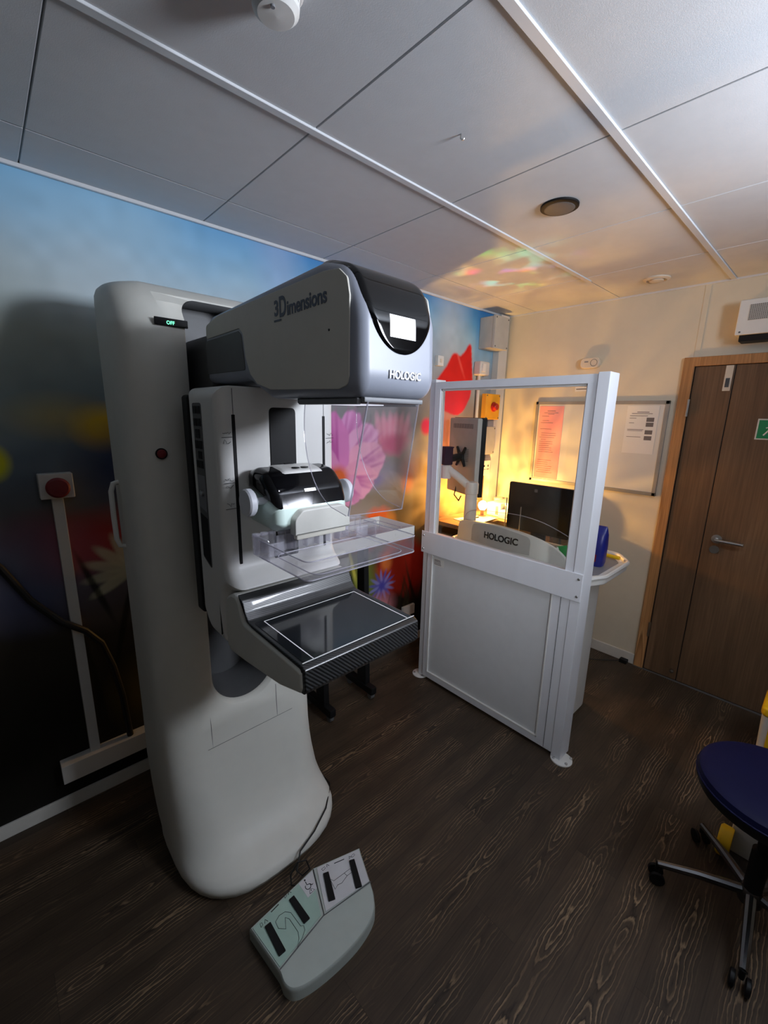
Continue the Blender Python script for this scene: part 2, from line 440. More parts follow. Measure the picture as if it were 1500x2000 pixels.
def prism_round(mb, P, radii, seg, x0, x1, r, n=6, axis='X'):
    """profile P (second/third axes) with corner radii, run along X with rounded end edges"""
    if not isinstance(radii, (list, tuple)): radii = [radii] * len(P)
    P = list(P); radii = list(radii)
    if area2(P) < 0: P.reverse(); radii.reverse()
    conv = []
    for i in range(len(P)):
        a, b, c = Vector(P[i - 1]), Vector(P[i]), Vector(P[(i + 1) % len(P)]); u, v = b - a, c - b
        conv.append(u.x * v.y - u.y * v.x > 0)
    secs = []; k = 'XYZ'.index(axis)
    ts = [PI / 2 * i / n for i in range(n + 1)]
    def sec(x, d):
        Q = offset_poly(P, d) if d > 1e-7 else [Vector(p) for p in P]
        R = [max(.0004, rr - d) if cv else max(.0004, rr + d) for rr, cv in zip(radii, conv)]
        s = []
        for p in rounded([tuple(q) for q in Q], R, seg):
            q = [p[0], p[1]]; q.insert(k, x); s.append(q)
        secs.append(s)
    for t in ts: sec(x0 + r * (1 - math.cos(t)), r * (1 - math.sin(t)))
    for t in ts[::-1]: sec(x1 - r * (1 - math.cos(t)), r * (1 - math.sin(t)))
    mb.loft(secs); return mb

def rrect(x0, x1, y0, y1, r, seg=6):
    return rounded([(x0, y0), (x1, y0), (x1, y1), (x0, y1)], r, seg)

def text(name, body, size, m, parent, origin, xdir, ydir, depth=0.0006, squeeze=1.0, spacing=1.0, bold=0.0):
    cu = bpy.data.curves.new(name, 'FONT'); cu.body = body; cu.size = size; cu.extrude = depth; cu.offset = bold; cu.space_character = spacing
    tmp = bpy.data.objects.new(name + '_tmp', cu); COL.objects.link(tmp)
    bpy.context.view_layer.update()
    dg = bpy.context.evaluated_depsgraph_get()
    me = bpy.data.meshes.new_from_object(tmp.evaluated_get(dg))
    bpy.data.objects.remove(tmp); bpy.data.curves.remove(cu)
    X = Vector(xdir).normalized(); Y = Vector(ydir).normalized(); Z = X.cross(Y)
    mt = Matrix((X * squeeze, Y, Z)).transposed().to_4x4(); mt.translation = Vector(origin)
    me.transform(mt); me.name = name
    me.materials.clear(); me.materials.append(m)
    o = bpy.data.objects.new(name, me); COL.objects.link(o); place(o, parent); return o

def join_meshes(objs, name):
    """several meshes of one part become one mesh"""
    b = bmesh.new(); par = objs[0].parent; m = objs[0].data.materials[0]
    for o in objs:
        b.from_mesh(o.data)
    me = bpy.data.meshes.new(name); b.to_mesh(me); b.free(); me.materials.append(m)
    for o in objs: bpy.data.objects.remove(o)
    o = bpy.data.objects.new(name, me); COL.objects.link(o); place(o, par); return o

# ------------------------------------------------------------------ camera
yaw, pit, rol, fpx = math.radians(43.00479), math.radians(-12.81343), math.radians(1.21688), 830.555
H = 1.67
fw = Vector((math.sin(yaw) * math.cos(pit), math.cos(yaw) * math.cos(pit), math.sin(pit)))
rt = Vector((math.cos(yaw), -math.sin(yaw), 0)); up = rt.cross(fw)
r2 = math.cos(rol) * rt + math.sin(rol) * up; u2 = -math.sin(rol) * rt + math.cos(rol) * up
cam_d = bpy.data.cameras.new('camera'); cam = bpy.data.objects.new('camera', cam_d); COL.objects.link(cam)
cam_d.sensor_fit = 'VERTICAL'; cam_d.sensor_height = 36.0; cam_d.lens = 36.0 * fpx / 2000.0
cam_d.clip_start = 0.02
mw = Matrix((r2, u2, -fw)).transposed().to_4x4(); mw.translation = (0, 0, H); cam.matrix_world = mw
C.camera = cam

# ================================================================== ROOM
CE = 2.442; YW = 2.0; XW = 3.14; XL = -1.6; YB = -2.3
struct(MB().box((XL - .1, YB - .1, -0.05), (XW + .1, YW + .1, 0.0)).build('floor', M['floor']))

# ceiling: suspended tiles with shadow gaps, and bright bars running along X
cb = MB()
xs = [-1.6, -1.0, -0.4, 0.2, 0.79, 1.39, 1.99, 2.59, XW + .02]
ys = [-2.32, -1.81, -1.21, -0.61, -0.01, 0.585, 1.17, 1.745, YW + .02]
for i in range(len(xs) - 1):
    for j in range(len(ys) - 1):
        g = 0.0022
        cb.box((xs[i] + g, ys[j] + g, CE), (xs[i + 1] - g, ys[j + 1] - g, CE + 0.012), 0.0012, 1)
cb.box((XL - .1, YB - .1, CE + 0.008), (XW + .1, YW + .1, CE + 0.06))
struct(cb.build('ceiling', M['ceiling']))
for i, yv in enumerate((0.585, 1.17, -0.01, -0.61)):
    struct(MB().box((XL, yv - 0.012, CE - 0.006), (2.66 if i > 0 else XW, yv + 0.012, CE + 0.004), 0.001, 1).build('trim_%d' % (i + 1), M['ceiling_bar']))
struct(MB().box((XL, YW - 0.014, CE - 0.012), (XW, YW, CE + 0.002), 0.002, 1).build('trim_5', M['ceiling_bar']))
struct(MB().box((XW - 0.01, YB, CE - 0.010), (XW, YW, CE + 0.002), 0.002, 1).build('trim_6', M['ceiling_bar']))

struct(MB().box((XW, YB - .1, 0), (XW + 0.1, YW + .1, CE)).build('wall_right', M['cream']))
M['far_wall'] = mat('brown_grey_wall', (112, 102, 90), .8)
struct(MB().box((XL - .1, YB - .1, 0), (XL, YW + .1, CE)).build('wall_left', M['far_wall']))
struct(MB().box((XL - .1, YB - .1, 0), (XW + .1, YB, CE)).build('wall_front', M['far_wall']))

# ---- mural wall: a printed meadow photograph (soft sky, blurred flowers)
def mural():
    x0, x1, st = -0.62, XW, 0.006
    nx = int((x1 - x0) / st) + 1; nz = int(CE / st) + 1
    X, Z = np.meshgrid(np.linspace(x0, x1, nx), np.linspace(0, CE, nz))
    def S(c): return np.array(lin(c))
    rng = np.random.RandomState(4)
    # soft noise
    def noise(scale, seed):
        r = np.random.RandomState(seed); gx = int((x1 - x0) / scale) + 4; gz = int(CE / scale) + 4
        G = r.rand(gz, gx); fx = (X - x0) / scale; fz = Z / scale
        ix = fx.astype(int); iz = fz.astype(int); tx = fx - ix; tz = fz - iz
        tx = tx * tx * (3 - 2 * tx); tz = tz * tz * (3 - 2 * tz)
        return (G[iz, ix] * (1 - tx) + G[iz, ix + 1] * tx) * (1 - tz) + (G[iz + 1, ix] * (1 - tx) + G[iz + 1, ix + 1] * tx) * tz
    zz = Z + 0.16 * (noise(0.5, 1) - 0.5) + 0.08 * (noise(0.2, 2) - 0.5)
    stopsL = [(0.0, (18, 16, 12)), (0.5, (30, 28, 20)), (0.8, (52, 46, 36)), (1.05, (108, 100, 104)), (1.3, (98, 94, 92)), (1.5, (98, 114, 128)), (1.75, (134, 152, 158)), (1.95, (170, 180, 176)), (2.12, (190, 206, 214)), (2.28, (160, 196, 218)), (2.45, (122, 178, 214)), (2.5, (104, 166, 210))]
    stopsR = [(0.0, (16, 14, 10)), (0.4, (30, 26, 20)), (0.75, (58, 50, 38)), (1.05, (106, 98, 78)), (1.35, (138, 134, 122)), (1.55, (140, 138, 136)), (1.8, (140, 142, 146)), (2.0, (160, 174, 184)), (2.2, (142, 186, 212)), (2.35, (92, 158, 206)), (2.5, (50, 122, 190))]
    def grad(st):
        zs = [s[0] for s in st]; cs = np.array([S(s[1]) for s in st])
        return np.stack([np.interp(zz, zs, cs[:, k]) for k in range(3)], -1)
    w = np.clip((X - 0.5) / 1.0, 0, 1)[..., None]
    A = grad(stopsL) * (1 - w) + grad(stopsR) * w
    def blend(mask, c):
        nonlocal A
        m = np.clip(mask, 0, 1)[..., None]; A = A * (1 - m) + S(c) * m
    def blob(cx, cz, rx, rz, c, soft=0.5, a=1.0, rot=0.0, wob=0.0, seed=0):
        dx, dz = X - cx, Z - cz; ca, sa = math.cos(rot), math.sin(rot)
        u, v = (dx * ca + dz * sa) / rx, (-dx * sa + dz * ca) / rz
        d = np.sqrt(u * u + v * v)
        if wob:
            th = np.arctan2(v, u); d = d * (1 + wob * np.sin(th * 7 + seed) + wob * .6 * np.sin(th * 13 + seed * 2))
        blend(a * np.clip((1 + soft / 2 - d) / soft, 0, 1) ** 1.0, c)
    # clouds, haze
    blob(1.15, 2.36, 0.10, 0.30, (170, 186, 216), 1.4, 0.45, 0.2)
    blob(2.45, 2.30, 0.16, 0.22, (186, 198, 208), 1.4, 0.6)
    blob(0.1, 2.12, 0.5, 0.12, (176, 190, 194), 1.4, 0.6)
    blob(-.1, 1.9, 0.3, 0.25, (150, 158, 140), 1.4, 0.5)
    # left side, behind the column
    blob(0.345, 1.60, 0.085, 0.07, (226, 188, 24), 1.0, 0.95); blob(0.22, 1.64, 0.12, 0.06, (196, 176, 90), 1.4, 0.5)
    blob(0.40, 1.44, 0.14, 0.13, (40, 58, 96), 1.2, 0.9); blob(0.0, 1.48, 0.05, 0.06, (220, 220, 20), 0.6, 0.9)
    blob(0.27, 1.14, 0.17, 0.10, (176, 44, 44), 1.1, 0.85, 0.3); blob(0.14, 1.20, 0.12, 0.07, (150, 60, 70), 1.4, 0.6)
    for k in range(7):
        t = -0.5 + k * 0.42; blob(0.40 - 0.10 * math.cos(t) , 1.0 + 0.09 * math.sin(t), 0.085, 0.022, (206, 202, 170), 0.5, 0.8, -t)
    blob(-0.05, 1.1, 0.25, 0.12, (106, 112, 140), 1.4, 0.6); blob(0.05, 0.95, 0.12, 0.1, (80, 90, 128), 1.3, 0.6)
    blob(0.40, 0.42, 0.12, 0.14, (110, 92, 40), 1.2, 0.6)
    for q in ((0.25, .95, .16, .3), (0.33, .75, .2, -.25), (.2, .6, .25, .1)):
        blob(q[0], q[1], 0.012, q[2], (20, 22, 14), 0.7, 0.8, q[3])
    # far blurred flowers on the right
    blob(1.93, 1.54, 0.155, 0.115, (226, 120, 150), 0.55, 0.95, 0, 0.06, 1)
    for k in range(6): blob(1.80 + k * 0.05, 1.61, 0.022, 0.07, (236, 168, 186), 0.9, 0.7, -0.1 * (k - 2))
    blob(1.95, 1.49, 0.10, 0.06, (196, 64, 110), 0.9, 0.8)
    blob(2.19, 1.46, 0.13, 0.11, (216, 206, 186), 0.9, 0.75); blob(2.26, 1.34, 0.14, 0.11, (224, 214, 196), 0.8, 0.75); blob(2.30, 1.29, 0.06, 0.06, (196, 168, 60), 0.8, 0.85)
    blob(2.245, 1.60, 0.05, 0.055, (226, 50, 110), 0.6, 0.95); blob(2.12, 1.30, 0.10, 0.11, (206, 130, 106), 1.2, 0.5); blob(2.08, 1.22, 0.05, 0.06, (220, 110, 70), 1.0, 0.6)
    blob(1.80, 1.30, 0.17, 0.08, (150, 150, 180), 1.2, 0.6); blob(1.79, 1.27, 0.06, 0.04, (104, 104, 170), 1.0, 0.6)
    blob(1.60, 1.02, 0.2, 0.10, (196, 178, 160), 1.3, 0.6)
    blob(1.82, 0.97, 0.135, 0.11, (240, 92, 16), 0.45, 1.0, 0, 0.04, 3); blob(1.93, 0.94, 0.05, 0.10, (226, 150, 40), 0.8, 0.8)
    blob(2.10, 0.95, 0.25, 0.2, (140, 116, 74), 1.3, 0.5); blob(1.62, 0.90, 0.14, 0.06, (216, 70, 60), 1.0, 0.8, -0.4)
    blob(2.47, 1.52, 0.09, 0.26, (226, 140, 124), 0.9, 0.8, 0.15); blob(2.54, 1.06, 0.13, 0.10, (236, 110, 40), 0.9, 0.9, 0.3); blob(2.46, 1.14, 0.10, 0.05, (236, 130, 60), 1.2, 0.6, 0.5); blob(2.42, 1.3, 0.12, 0.2, (216, 160, 110), 1.2, 0.5); blob(2.7, 1.55, 0.2, 0.2, (150, 120, 96), 1.4, 0.6)
    blob(2.6, 1.1, 0.35, 0.25, (190, 150, 96), 1.4, 0.5)
    # red poppies low down
    blob(2.05, 0.62, 0.26, 0.20, (160, 36, 20), 0.35, 0.97, 0, 0.05, 2); blob(1.90, 0.69, 0.05, 0.06, (226, 130, 60), 0.8, 0.7); blob(2.2, 0.55, 0.14, 0.16, (150, 26, 16), 0.9, 0.7)
    blob(1.70, 0.62, 0.10, 0.18, (104, 118, 50), 0.8, 0.9, 0.4); blob(1.62, 0.66, 0.012, 0.2, (196, 200, 90), 0.8, 0.9, 0.25); blob(1.64, 0.48, 0.08, 0.14, (78, 92, 34), 0.9, 0.8, -0.2)
    for k in range(15):
        t = k * 2 * PI / 15; blob(1.86 + 0.06 * math.cos(t), 0.53 + 0.055 * math.sin(t), 0.06, 0.011, (84, 84, 160) if k % 2 else (124, 124, 186), 0.6, 0.9, t)
    blob(1.86, 0.53, 0.03, 0.03, (66, 60, 150), 0.8, 0.9)
    blob(1.83, 0.37, 0.14, 0.09, (206, 132, 140), 0.9, 0.85)
    for k in range(40):
        blob(rng.uniform(1.5, 3.0), rng.uniform(0, 0.45), 0.012, rng.uniform(0.1, 0.25), (46, 44, 26) if k % 2 else (18, 16, 12), 0.8, 0.7, rng.uniform(-.4, .4))
    # pink cosmos: veined petals round an orange eye
    cx, cz = 1.49, 1.30
    for ang, ln, wd, c in ((1.25, 0.38, 0.11, (226, 160, 212)), (0.80, 0.38, 0.12, (236, 176, 214)), (0.36, 0.36, 0.13, (240, 172, 200)), (-0.15, 0.26, 0.12, (232, 160, 192)), (-0.75, 0.2, 0.09, (224, 150, 190)), (1.75, 0.36, 0.12, (216, 130, 190)), (2.4, .3, .1, (216, 140, 190)), (3.3, .3, .1, (216, 140, 190))):
        px, pz = cx + math.cos(ang) * ln * .56, cz + math.sin(ang) * ln * .56
        blob(px, pz, ln * .52, wd, c, 0.10, 1.0, ang, 0.03, ang)
        for s in (-0.5, 0.0, 0.45):
            blob(cx + math.cos(ang + s * .3) * ln * .5, cz + math.sin(ang + s * .3) * ln * .5, ln * .46, 0.010 + (0.012 if s == 0 else 0), (178, 70, 150), 1.3, 0.75, ang + s * .3)
    blob(cx, cz, 0.07, 0.07, (206, 96, 40), 0.7, 1.0)
    # big red tulip by the corner
    poly = [(2.3, 1.879), (2.36, 1.94), (2.432, 2.014), (2.492, 2.101), (2.537, 2.116), (2.575, 2.089), (2.631, 2.133), (2.674, 2.187), (2.705, 2.187), (2.747, 1.931), (2.727, 1.815), (2.655, 1.716), (2.578, 1.678), (2.505, 1.691), (2.411, 1.718), (2.308, 1.767)]
    poly = rounded(poly, 0.05, 4); ins = np.zeros(X.shape, bool)
    for i in range(len(poly)):
        (ax, az), (bx, bz) = poly[i - 1], poly[i]
        if abs(az - bz) < 1e-9: continue
        hit = ((az > Z) != (bz > Z)) & (X < (bx - ax) * (Z - az) / (bz - az) + ax); ins ^= hit
    f = ins.astype(float)
    for _ in range(2): f = (f + np.roll(f, 1, 0) + np.roll(f, -1, 0) + np.roll(f, 1, 1) + np.roll(f, -1, 1)) / 5
    A = A * (1 - f[..., None]) + (S((206, 30, 28)) * (0.88 + 0.24 * noise(0.12, 9)[..., None])) * f[..., None]
    m2 = f * np.clip(1 - np.abs((X - 2.60) + (Z - 2.02) * 0.6) / 0.02, 0, 1) * np.clip((Z - 1.92) / .1, 0, 1) * .5
    blend(m2, (240, 110, 100))
    m3 = f * np.clip((1.95 - Z) / 0.25, 0, 1) * .75
    blend(m3, (216, 44, 70))
    A *= (0.94 + 0.12 * noise(0.05, 12))[..., None]
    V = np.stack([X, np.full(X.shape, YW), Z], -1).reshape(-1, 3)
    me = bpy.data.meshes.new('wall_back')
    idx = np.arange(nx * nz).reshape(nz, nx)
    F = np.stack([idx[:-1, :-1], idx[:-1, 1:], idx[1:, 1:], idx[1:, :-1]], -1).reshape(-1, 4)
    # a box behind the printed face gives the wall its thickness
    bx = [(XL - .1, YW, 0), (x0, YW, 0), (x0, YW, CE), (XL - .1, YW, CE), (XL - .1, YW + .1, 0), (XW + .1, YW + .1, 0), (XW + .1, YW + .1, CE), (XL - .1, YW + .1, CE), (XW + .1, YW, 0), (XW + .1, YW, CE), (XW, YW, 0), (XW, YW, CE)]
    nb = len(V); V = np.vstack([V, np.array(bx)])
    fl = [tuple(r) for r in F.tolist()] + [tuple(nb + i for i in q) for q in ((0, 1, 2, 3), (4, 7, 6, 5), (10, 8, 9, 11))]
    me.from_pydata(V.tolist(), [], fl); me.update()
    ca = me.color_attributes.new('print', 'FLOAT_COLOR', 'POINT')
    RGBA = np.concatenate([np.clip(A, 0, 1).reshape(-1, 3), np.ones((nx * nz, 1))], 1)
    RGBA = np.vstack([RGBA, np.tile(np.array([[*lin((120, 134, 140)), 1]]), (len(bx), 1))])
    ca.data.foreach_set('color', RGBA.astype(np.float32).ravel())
    m, nt, b, out = new_mat('printed_meadow_mural')
    at = nt.nodes.new('ShaderNodeVertexColor'); at.layer_name = 'print'
    nt.links.new(at.outputs['Color'], b.inputs['Base Color'])
    b.inputs['Roughness'].default_value = 0.62; b.inputs['Specular IOR Level'].default_value = 0.25
    me.materials.append(m)
    o = bpy.data.objects.new('wall_back', me); COL.objects.link(o); struct(o)
mural()

# skirtings
struct(MB().box((XW - 0.014, 0.755, 0), (XW, YW, 0.075), 0.003).build('baseboard_right', M['skirting']))
struct(MB().box((XL, YW - 0.012, 0), (XW, YW, 0.06), 0.003).build('baseboard_back', M['skirting']))
# wallboard joint on the cream wall
struct(MB().box((XW - 0.003, 0.684, 2.04), (XW, 0.712, CE), 0.001, 1).build('trim_7', M['cream']))

# ---- door
def door():
    d = bpy.data.objects.new('door_1', None); COL.objects.link(d); d.location = (XW, 0.2, 0); struct(d)
    f = MB()
    f.box((XW - 0.022, 0.695, 0), (XW + .01, 0.752, 2.04), 0.003)
    f.box((XW - 0.022, -0.62, 0), (XW + .01, -0.56, 2.04), 0.003)
    f.box((XW - 0.0215, -0.6, 1.988), (XW + .01, 0.7, 2.0395), 0.003)
    f.build('door_frame', M['oak'], d)
    l1 = MB().box((XW - 0.012, 0.503, 0.006), (XW + .02, 0.690, 1.985), 0.0025).build('door_leaf', M['door'], d)
    l2 = MB().box((XW - 0.012, -0.555, 0.006), (XW + .02, 0.4985, 1.985), 0.0025).build('door_leaf', M['door'], d)
    MB().box((XW - 0.009, -0.56, 0.0), (XW + .005, 0.696, 1.99)).build('door_rebate', M['black'], d)
    h = MB()
    h.lathe([(0.0, 0), (0.026, 0), (0.026, -0.008), (0.010, -0.010), (0.010, -0.045), (0.0, -0.045)], (XW - 0.012, 0.435, 0.99), 'X')
    h.tube([(XW - 0.05, 0.437, 0.99), (XW - 0.055, 0.42, 0.99), (XW - 0.055, 0.36, 0.99), (XW - 0.054, 0.305, 0.989)], 0.009, 10)
    h.lathe([(0.0, 0), (0.024, 0), (0.024, -0.007), (0.0, -0.007)], (XW - 0.012, 0.437, 0.925), 'X')
    h.build('door_handle', M['steel'], l2)
    p = MB().box((XW - 0.015, 0.510, 1.845), (XW - 0.010, 0.545, 1.984), 0.001)
    p.build('flush_bolt', M['ivory'], l1)
    MB().box((XW - 0.017, 0.518, 1.865), (XW - 0.014, 0.537, 1.915), 0.001).build('bolt_slide', M['chrome'], l1)
    MB().tube([(XW - 0.026, 0.694, 1.70), (XW - 0.026, 0.694, 1.80)], 0.007, 10).build('hinge', M['steel'], l1)
    MB().tube([(XW - 0.026, 0.694, 0.25), (XW - 0.026, 0.694, 0.35)], 0.007, 10).build('hinge', M['steel'], l1)
    MB().lathe([(0.0, 0), (0.011, 0), (0.011, -0.006), (0.0, -0.008)], (XW - 0.012, 0.53, 0.06), 'X', 14).build('bolt_socket', M['steel'], l1)
door()
# threshold strip
struct(MB().box((XW - 0.03, -0.62, 0), (XW - 0.012, 0.755, 0.004), 0.001, 1).build('trim_8', M['dark_grey']))

# green exit sign fixed to the door
s = thing('exit_sign', 'green safety sign with white border fixed to the brown door', 'sign', (XW - .014, 0.26, 1.64))
MB().box((XW - .016, 0.165, 1.582), (XW - .0125, 0.360, 1.694), 0.001, 1).build('sign_border', M['paper'], s)
MB().box((XW - .0172, 0.172, 1.589), (XW - .0155, 0.353, 1.687)).build('sign_face', M['sign_green'], s)
pm = MB()   # running figure and arrow pictogram
pm.lathe([(0, 0), (0.008, 0), (0.008, -.001), (0, -.001)], (XW - .0172, 0.300, 1.665), 'X', 14)
pm.tube([(XW - .0178, .302, 1.655), (XW - .0178, .308, 1.63), (XW - .0178, .325, 1.605)], 0.004, 6)
pm.tube([(XW - .0178, .308, 1.63), (XW - .0178, .290, 1.612)], 0.004, 6)
pm.tube([(XW - .0178, .32, 1.645), (XW - .0178, .303, 1.65), (XW - .0178, .285, 1.640)], 0.003, 6)
pm.build('running_figure', M['text_white'], s); pm = MB()
pm.prism([(.25, 1.638), (.22, 1.638), (.22, 1.625), (.195, 1.645), (.22, 1.665), (.22, 1.652), (.25, 1.652)], 'X', XW - .0182, XW - .0170)
pm.build('arrow', M['text_white'], s)

# ================================================================== CEILING FITTINGS
SDX, SDY = .505, .865
def smoke():
    t = thing('smoke_detector', 'round white smoke detector on the ceiling above the x-ray machine', 'smoke detector', (SDX, SDY, CE))
    z = CE
    MB().lathe([(0, 0), (0.052, 0), (0.052, -0.012), (0.046, -0.016), (0.0, -0.016)], (SDX, SDY, z), 'Z', 32).build('base', M['white'], t)
    MB().lathe([(0.0, -.016), (0.038, -0.016), (0.038, -0.034), (0, -.034)], (SDX, SDY, z), 'Z', 28).build('chamber', M['dark_grey'], t)
    r = MB()
    for k in range(10):
        a = 2 * PI * k / 10
        p = (SDX + 0.042 * math.cos(a), SDY + 0.042 * math.sin(a))
        r.tube([(p[0], p[1], z - .014), (p[0] - .003 * math.cos(a), p[1] - .003 * math.sin(a), z - .038)], 0.0035, 6)
    r.build('cage_ribs', M['white'], t)
    MB().lathe([(0, -.034), (0.044, -0.034), (0.043, -0.042), (0.034, -0.050), (0.0, -0.052)], (SDX, SDY, z), 'Z', 32).build('cap', M['white'], t)
    MB().lathe([(0, -.05), (0.004, -0.05), (0.004, -0.054), (0, -.054)], (SDX - .015, SDY - .015, z), 'Z', 10).build('indicator', M['mid_grey'], t)
smoke()
t = thing('ceiling_speaker', 'black round disc fitted flush in a ceiling tile', 'ceiling disc', (1.685, 0.885, CE))
MB().lathe([(0, 0), (0.068, 0), (0.068, -0.006), (0.060, -0.010), (0, -0.010)], (1.685, 0.885, CE), 'Z', 36).build('rim', M['black'], t)
MB().lathe([(0, -.008), (0.056, -0.009), (0.05, -0.013), (0, -0.013)], (1.685, 0.885, CE), 'Z', 36).build('grille', M['dark_grey'], t)
t = thing('ceiling_vent', 'small round white air valve on the ceiling near the brown door', 'vent', (2.86, 0.885, CE))
MB().lathe([(0.0, 0), (0.066, 0), (0.066, -0.006), (0.050, -0.012), (0.046, -0.004), (0.0, -.004)], (2.86, 0.885, CE), 'Z', 36).build('ring', M['ivory'], t)
MB().lathe([(0.0, -.004), (0.034, -0.004), (0.036, -0.014), (0.028, -0.018), (0.0, -0.018)], (2.86, 0.885, CE), 'Z', 30).build('valve_cone', M['ivory'], t)
t = tag(MB().tube([(1.094, 0.89, CE + .002), (1.094, 0.89, CE - .010), (1.096, 0.887, CE - .014), (1.099, 0.884, CE - .013), (1.100, 0.883, CE - .010)], 0.0022, 8).build('ceiling_hook', M['steel']), 'tiny metal hook screwed into a plain ceiling tile', 'hook')

# air curtain above the door
t = thing('air_curtain', 'white wall heater with perforated front mounted above the brown door', 'heater', (XW - .05, 0.15, 2.13))
MB().box((XW - .115, -0.45, 2.125), (XW - .001, 0.52, 2.30), 0.006).build('casing', M['white'], t)
MB().box((XW - .118, -0.41, 2.195), (XW - .113, 0.475, 2.272), 0.001, 1).build('grille', M['perf'], t)
MB().box((XW - .105, -0.43, 2.093), (XW - .012, 0.50, 2.127), 0.003).build('outlet', M['black'], t)
for yv, zv in ((0.50, 2.14), (0.30, 2.288), (0.0, 2.14)):
    MB().lathe([(0, 0), (0.005, 0), (0.004, -.003), (0, -.003)], (XW - .115, yv, zv), 'X', 10).build('screw', M['dark_grey'], t)

# ================================================================== RIGHT WALL ITEMS
t = thing('carbon_monoxide_detector', 'small oval white alarm on the cream wall above the whiteboard', 'alarm', (XW - .02, 1.30, 2.045))
MB().prism(rounded([(1.365, 2.013), (1.235, 2.013), (1.235, 2.083), (1.365, 2.083)], 0.034, 8), 'X', XW - .036, XW - .001, 0.006, 3).build('body', M['ivory'], t)
MB().tube([(XW - .0365, 1.272 + .022 * math.cos(a), 2.048 + .022 * math.sin(a)) for a in [2 * PI * k / 20 for k in range(21)]], 0.0012, 6).build('button_ring', M['seam'], t)
MB().box((XW - .0372, 1.31, 2.052), (XW - .0355, 1.335, 2.060)).build('indicator', M['mid_grey'], t)

t = thing('wall_notice', 'small white notice with dark print taped above the whiteboard', 'notice', (XW - .001, 1.31, 1.90))
MB().box((XW - .0020, 1.242, 1.863), (XW - .0003, 1.393, 1.927)).build('sheet', M['paper'], t)
p = MB()
for k, (a, b_) in enumerate(((1.25, 1.34), (1.26, 1.33), (1.25, 1.385))): p.box((XW - .0028, a, 1.912 - k * .018), (XW - .0018, b_, 1.918 - k * .018))
p.build('print', M['print'], t)

t = thing('whiteboard', 'white magnetic board in a grey frame on the cream wall', 'whiteboard', (XW - .01, 1.23, 1.2))
y0, y1, z0, z1 = 0.79, 1.67, 1.195, 1.795
MB().box((XW - .014, y0 + .01, z0 + .01), (XW - .002, y1 - .01, z1 - .01)).build('panel', M['wb'], t)
f = MB()
for lo, hi in (((y0, z0), (y1, z0 + .022)), ((y0, z1 - .022), (y1, z1)), ((y0, z0), (y0 + .022, z1)), ((y1 - .022, z0), (y1, z1))):
    f.box((XW - .02, lo[0], lo[1]), (XW - .0015, hi[0], hi[1]), 0.002)
f.build('frame', M['wb_frame'], t)
def lines(mb, x, rows):
    for yl, yr, z, h in rows: mb.box((x - .0006, yr, z), (x, yl, z + h))
t = thing('pink_sheet', 'long pink printed sheet hanging on the left of the whiteboard', 'paper sheet', (XW - .015, 1.55, 1.22))
MB().box((XW - .0158, 1.450, 1.222), (XW - .0142, 1.638, 1.762)).build('sheet', M['pink'], t)
p = MB(); rnd = random.Random(3)
rows = [(1.575, 1.512, 1.725, .004), (1.60, 1.49, 1.712, .003), (1.57, 1.52, 1.702, .003), (1.615, 1.56, 1.687, .003)]
for k in range(26):
    z = 1.655 - k * .0155
    if rnd.random() < .22: continue
    a = 1.62 - rnd.choice((.0, .0, .012)); rows.append((a, a - rnd.uniform(.04, .13), z, .0028))
lines(p, XW - .0157, rows); p.build('print', M['print'], t)
t = thing('white_sheet', 'white printed sheet with dark pictures on the right of the whiteboard', 'paper sheet', (XW - .015, 0.93, 1.46))
MB().box((XW - .0158, 0.842, 1.46), (XW - .0142, 1.026, 1.764)).build('sheet', M['paper'], t)
p = MB(); rows = [(0.965, 0.895, 1.722, .004), (0.995, 0.875, 1.713, .0035), (1.005, .90, 1.699, .0035), (1.005, .965, 1.684, .003), (1.005, .975, 1.654, .003), (1.01, .915, 1.612, .0035), (1.01, .92, 1.604, .003), (1.01, .925, 1.565, .003)]
lines(p, XW - .0157, rows)
for z in (1.664, 1.633, 1.585, 1.548): p.box((XW - .0164, 0.862 , z), (XW - .0157, 0.905, z + .026))
p.build('print', M['print'], t)

t = thing('power_adapter', 'small black plug adapter on the floor beside the white skirting', 'adapter', (3.095, 0.81, 0))
MB().box((3.08, 0.785, 0.0), (3.122, 0.835, 0.028), 0.005).build('body', M['black'], t)
MB().tube([(3.085, 0.83, 0.012), (3.03, 0.90, 0.004), (2.96, 0.98, 0.004), (2.90, 1.10, 0.004)], 0.003, 6).build('cord', M['cable'], t)

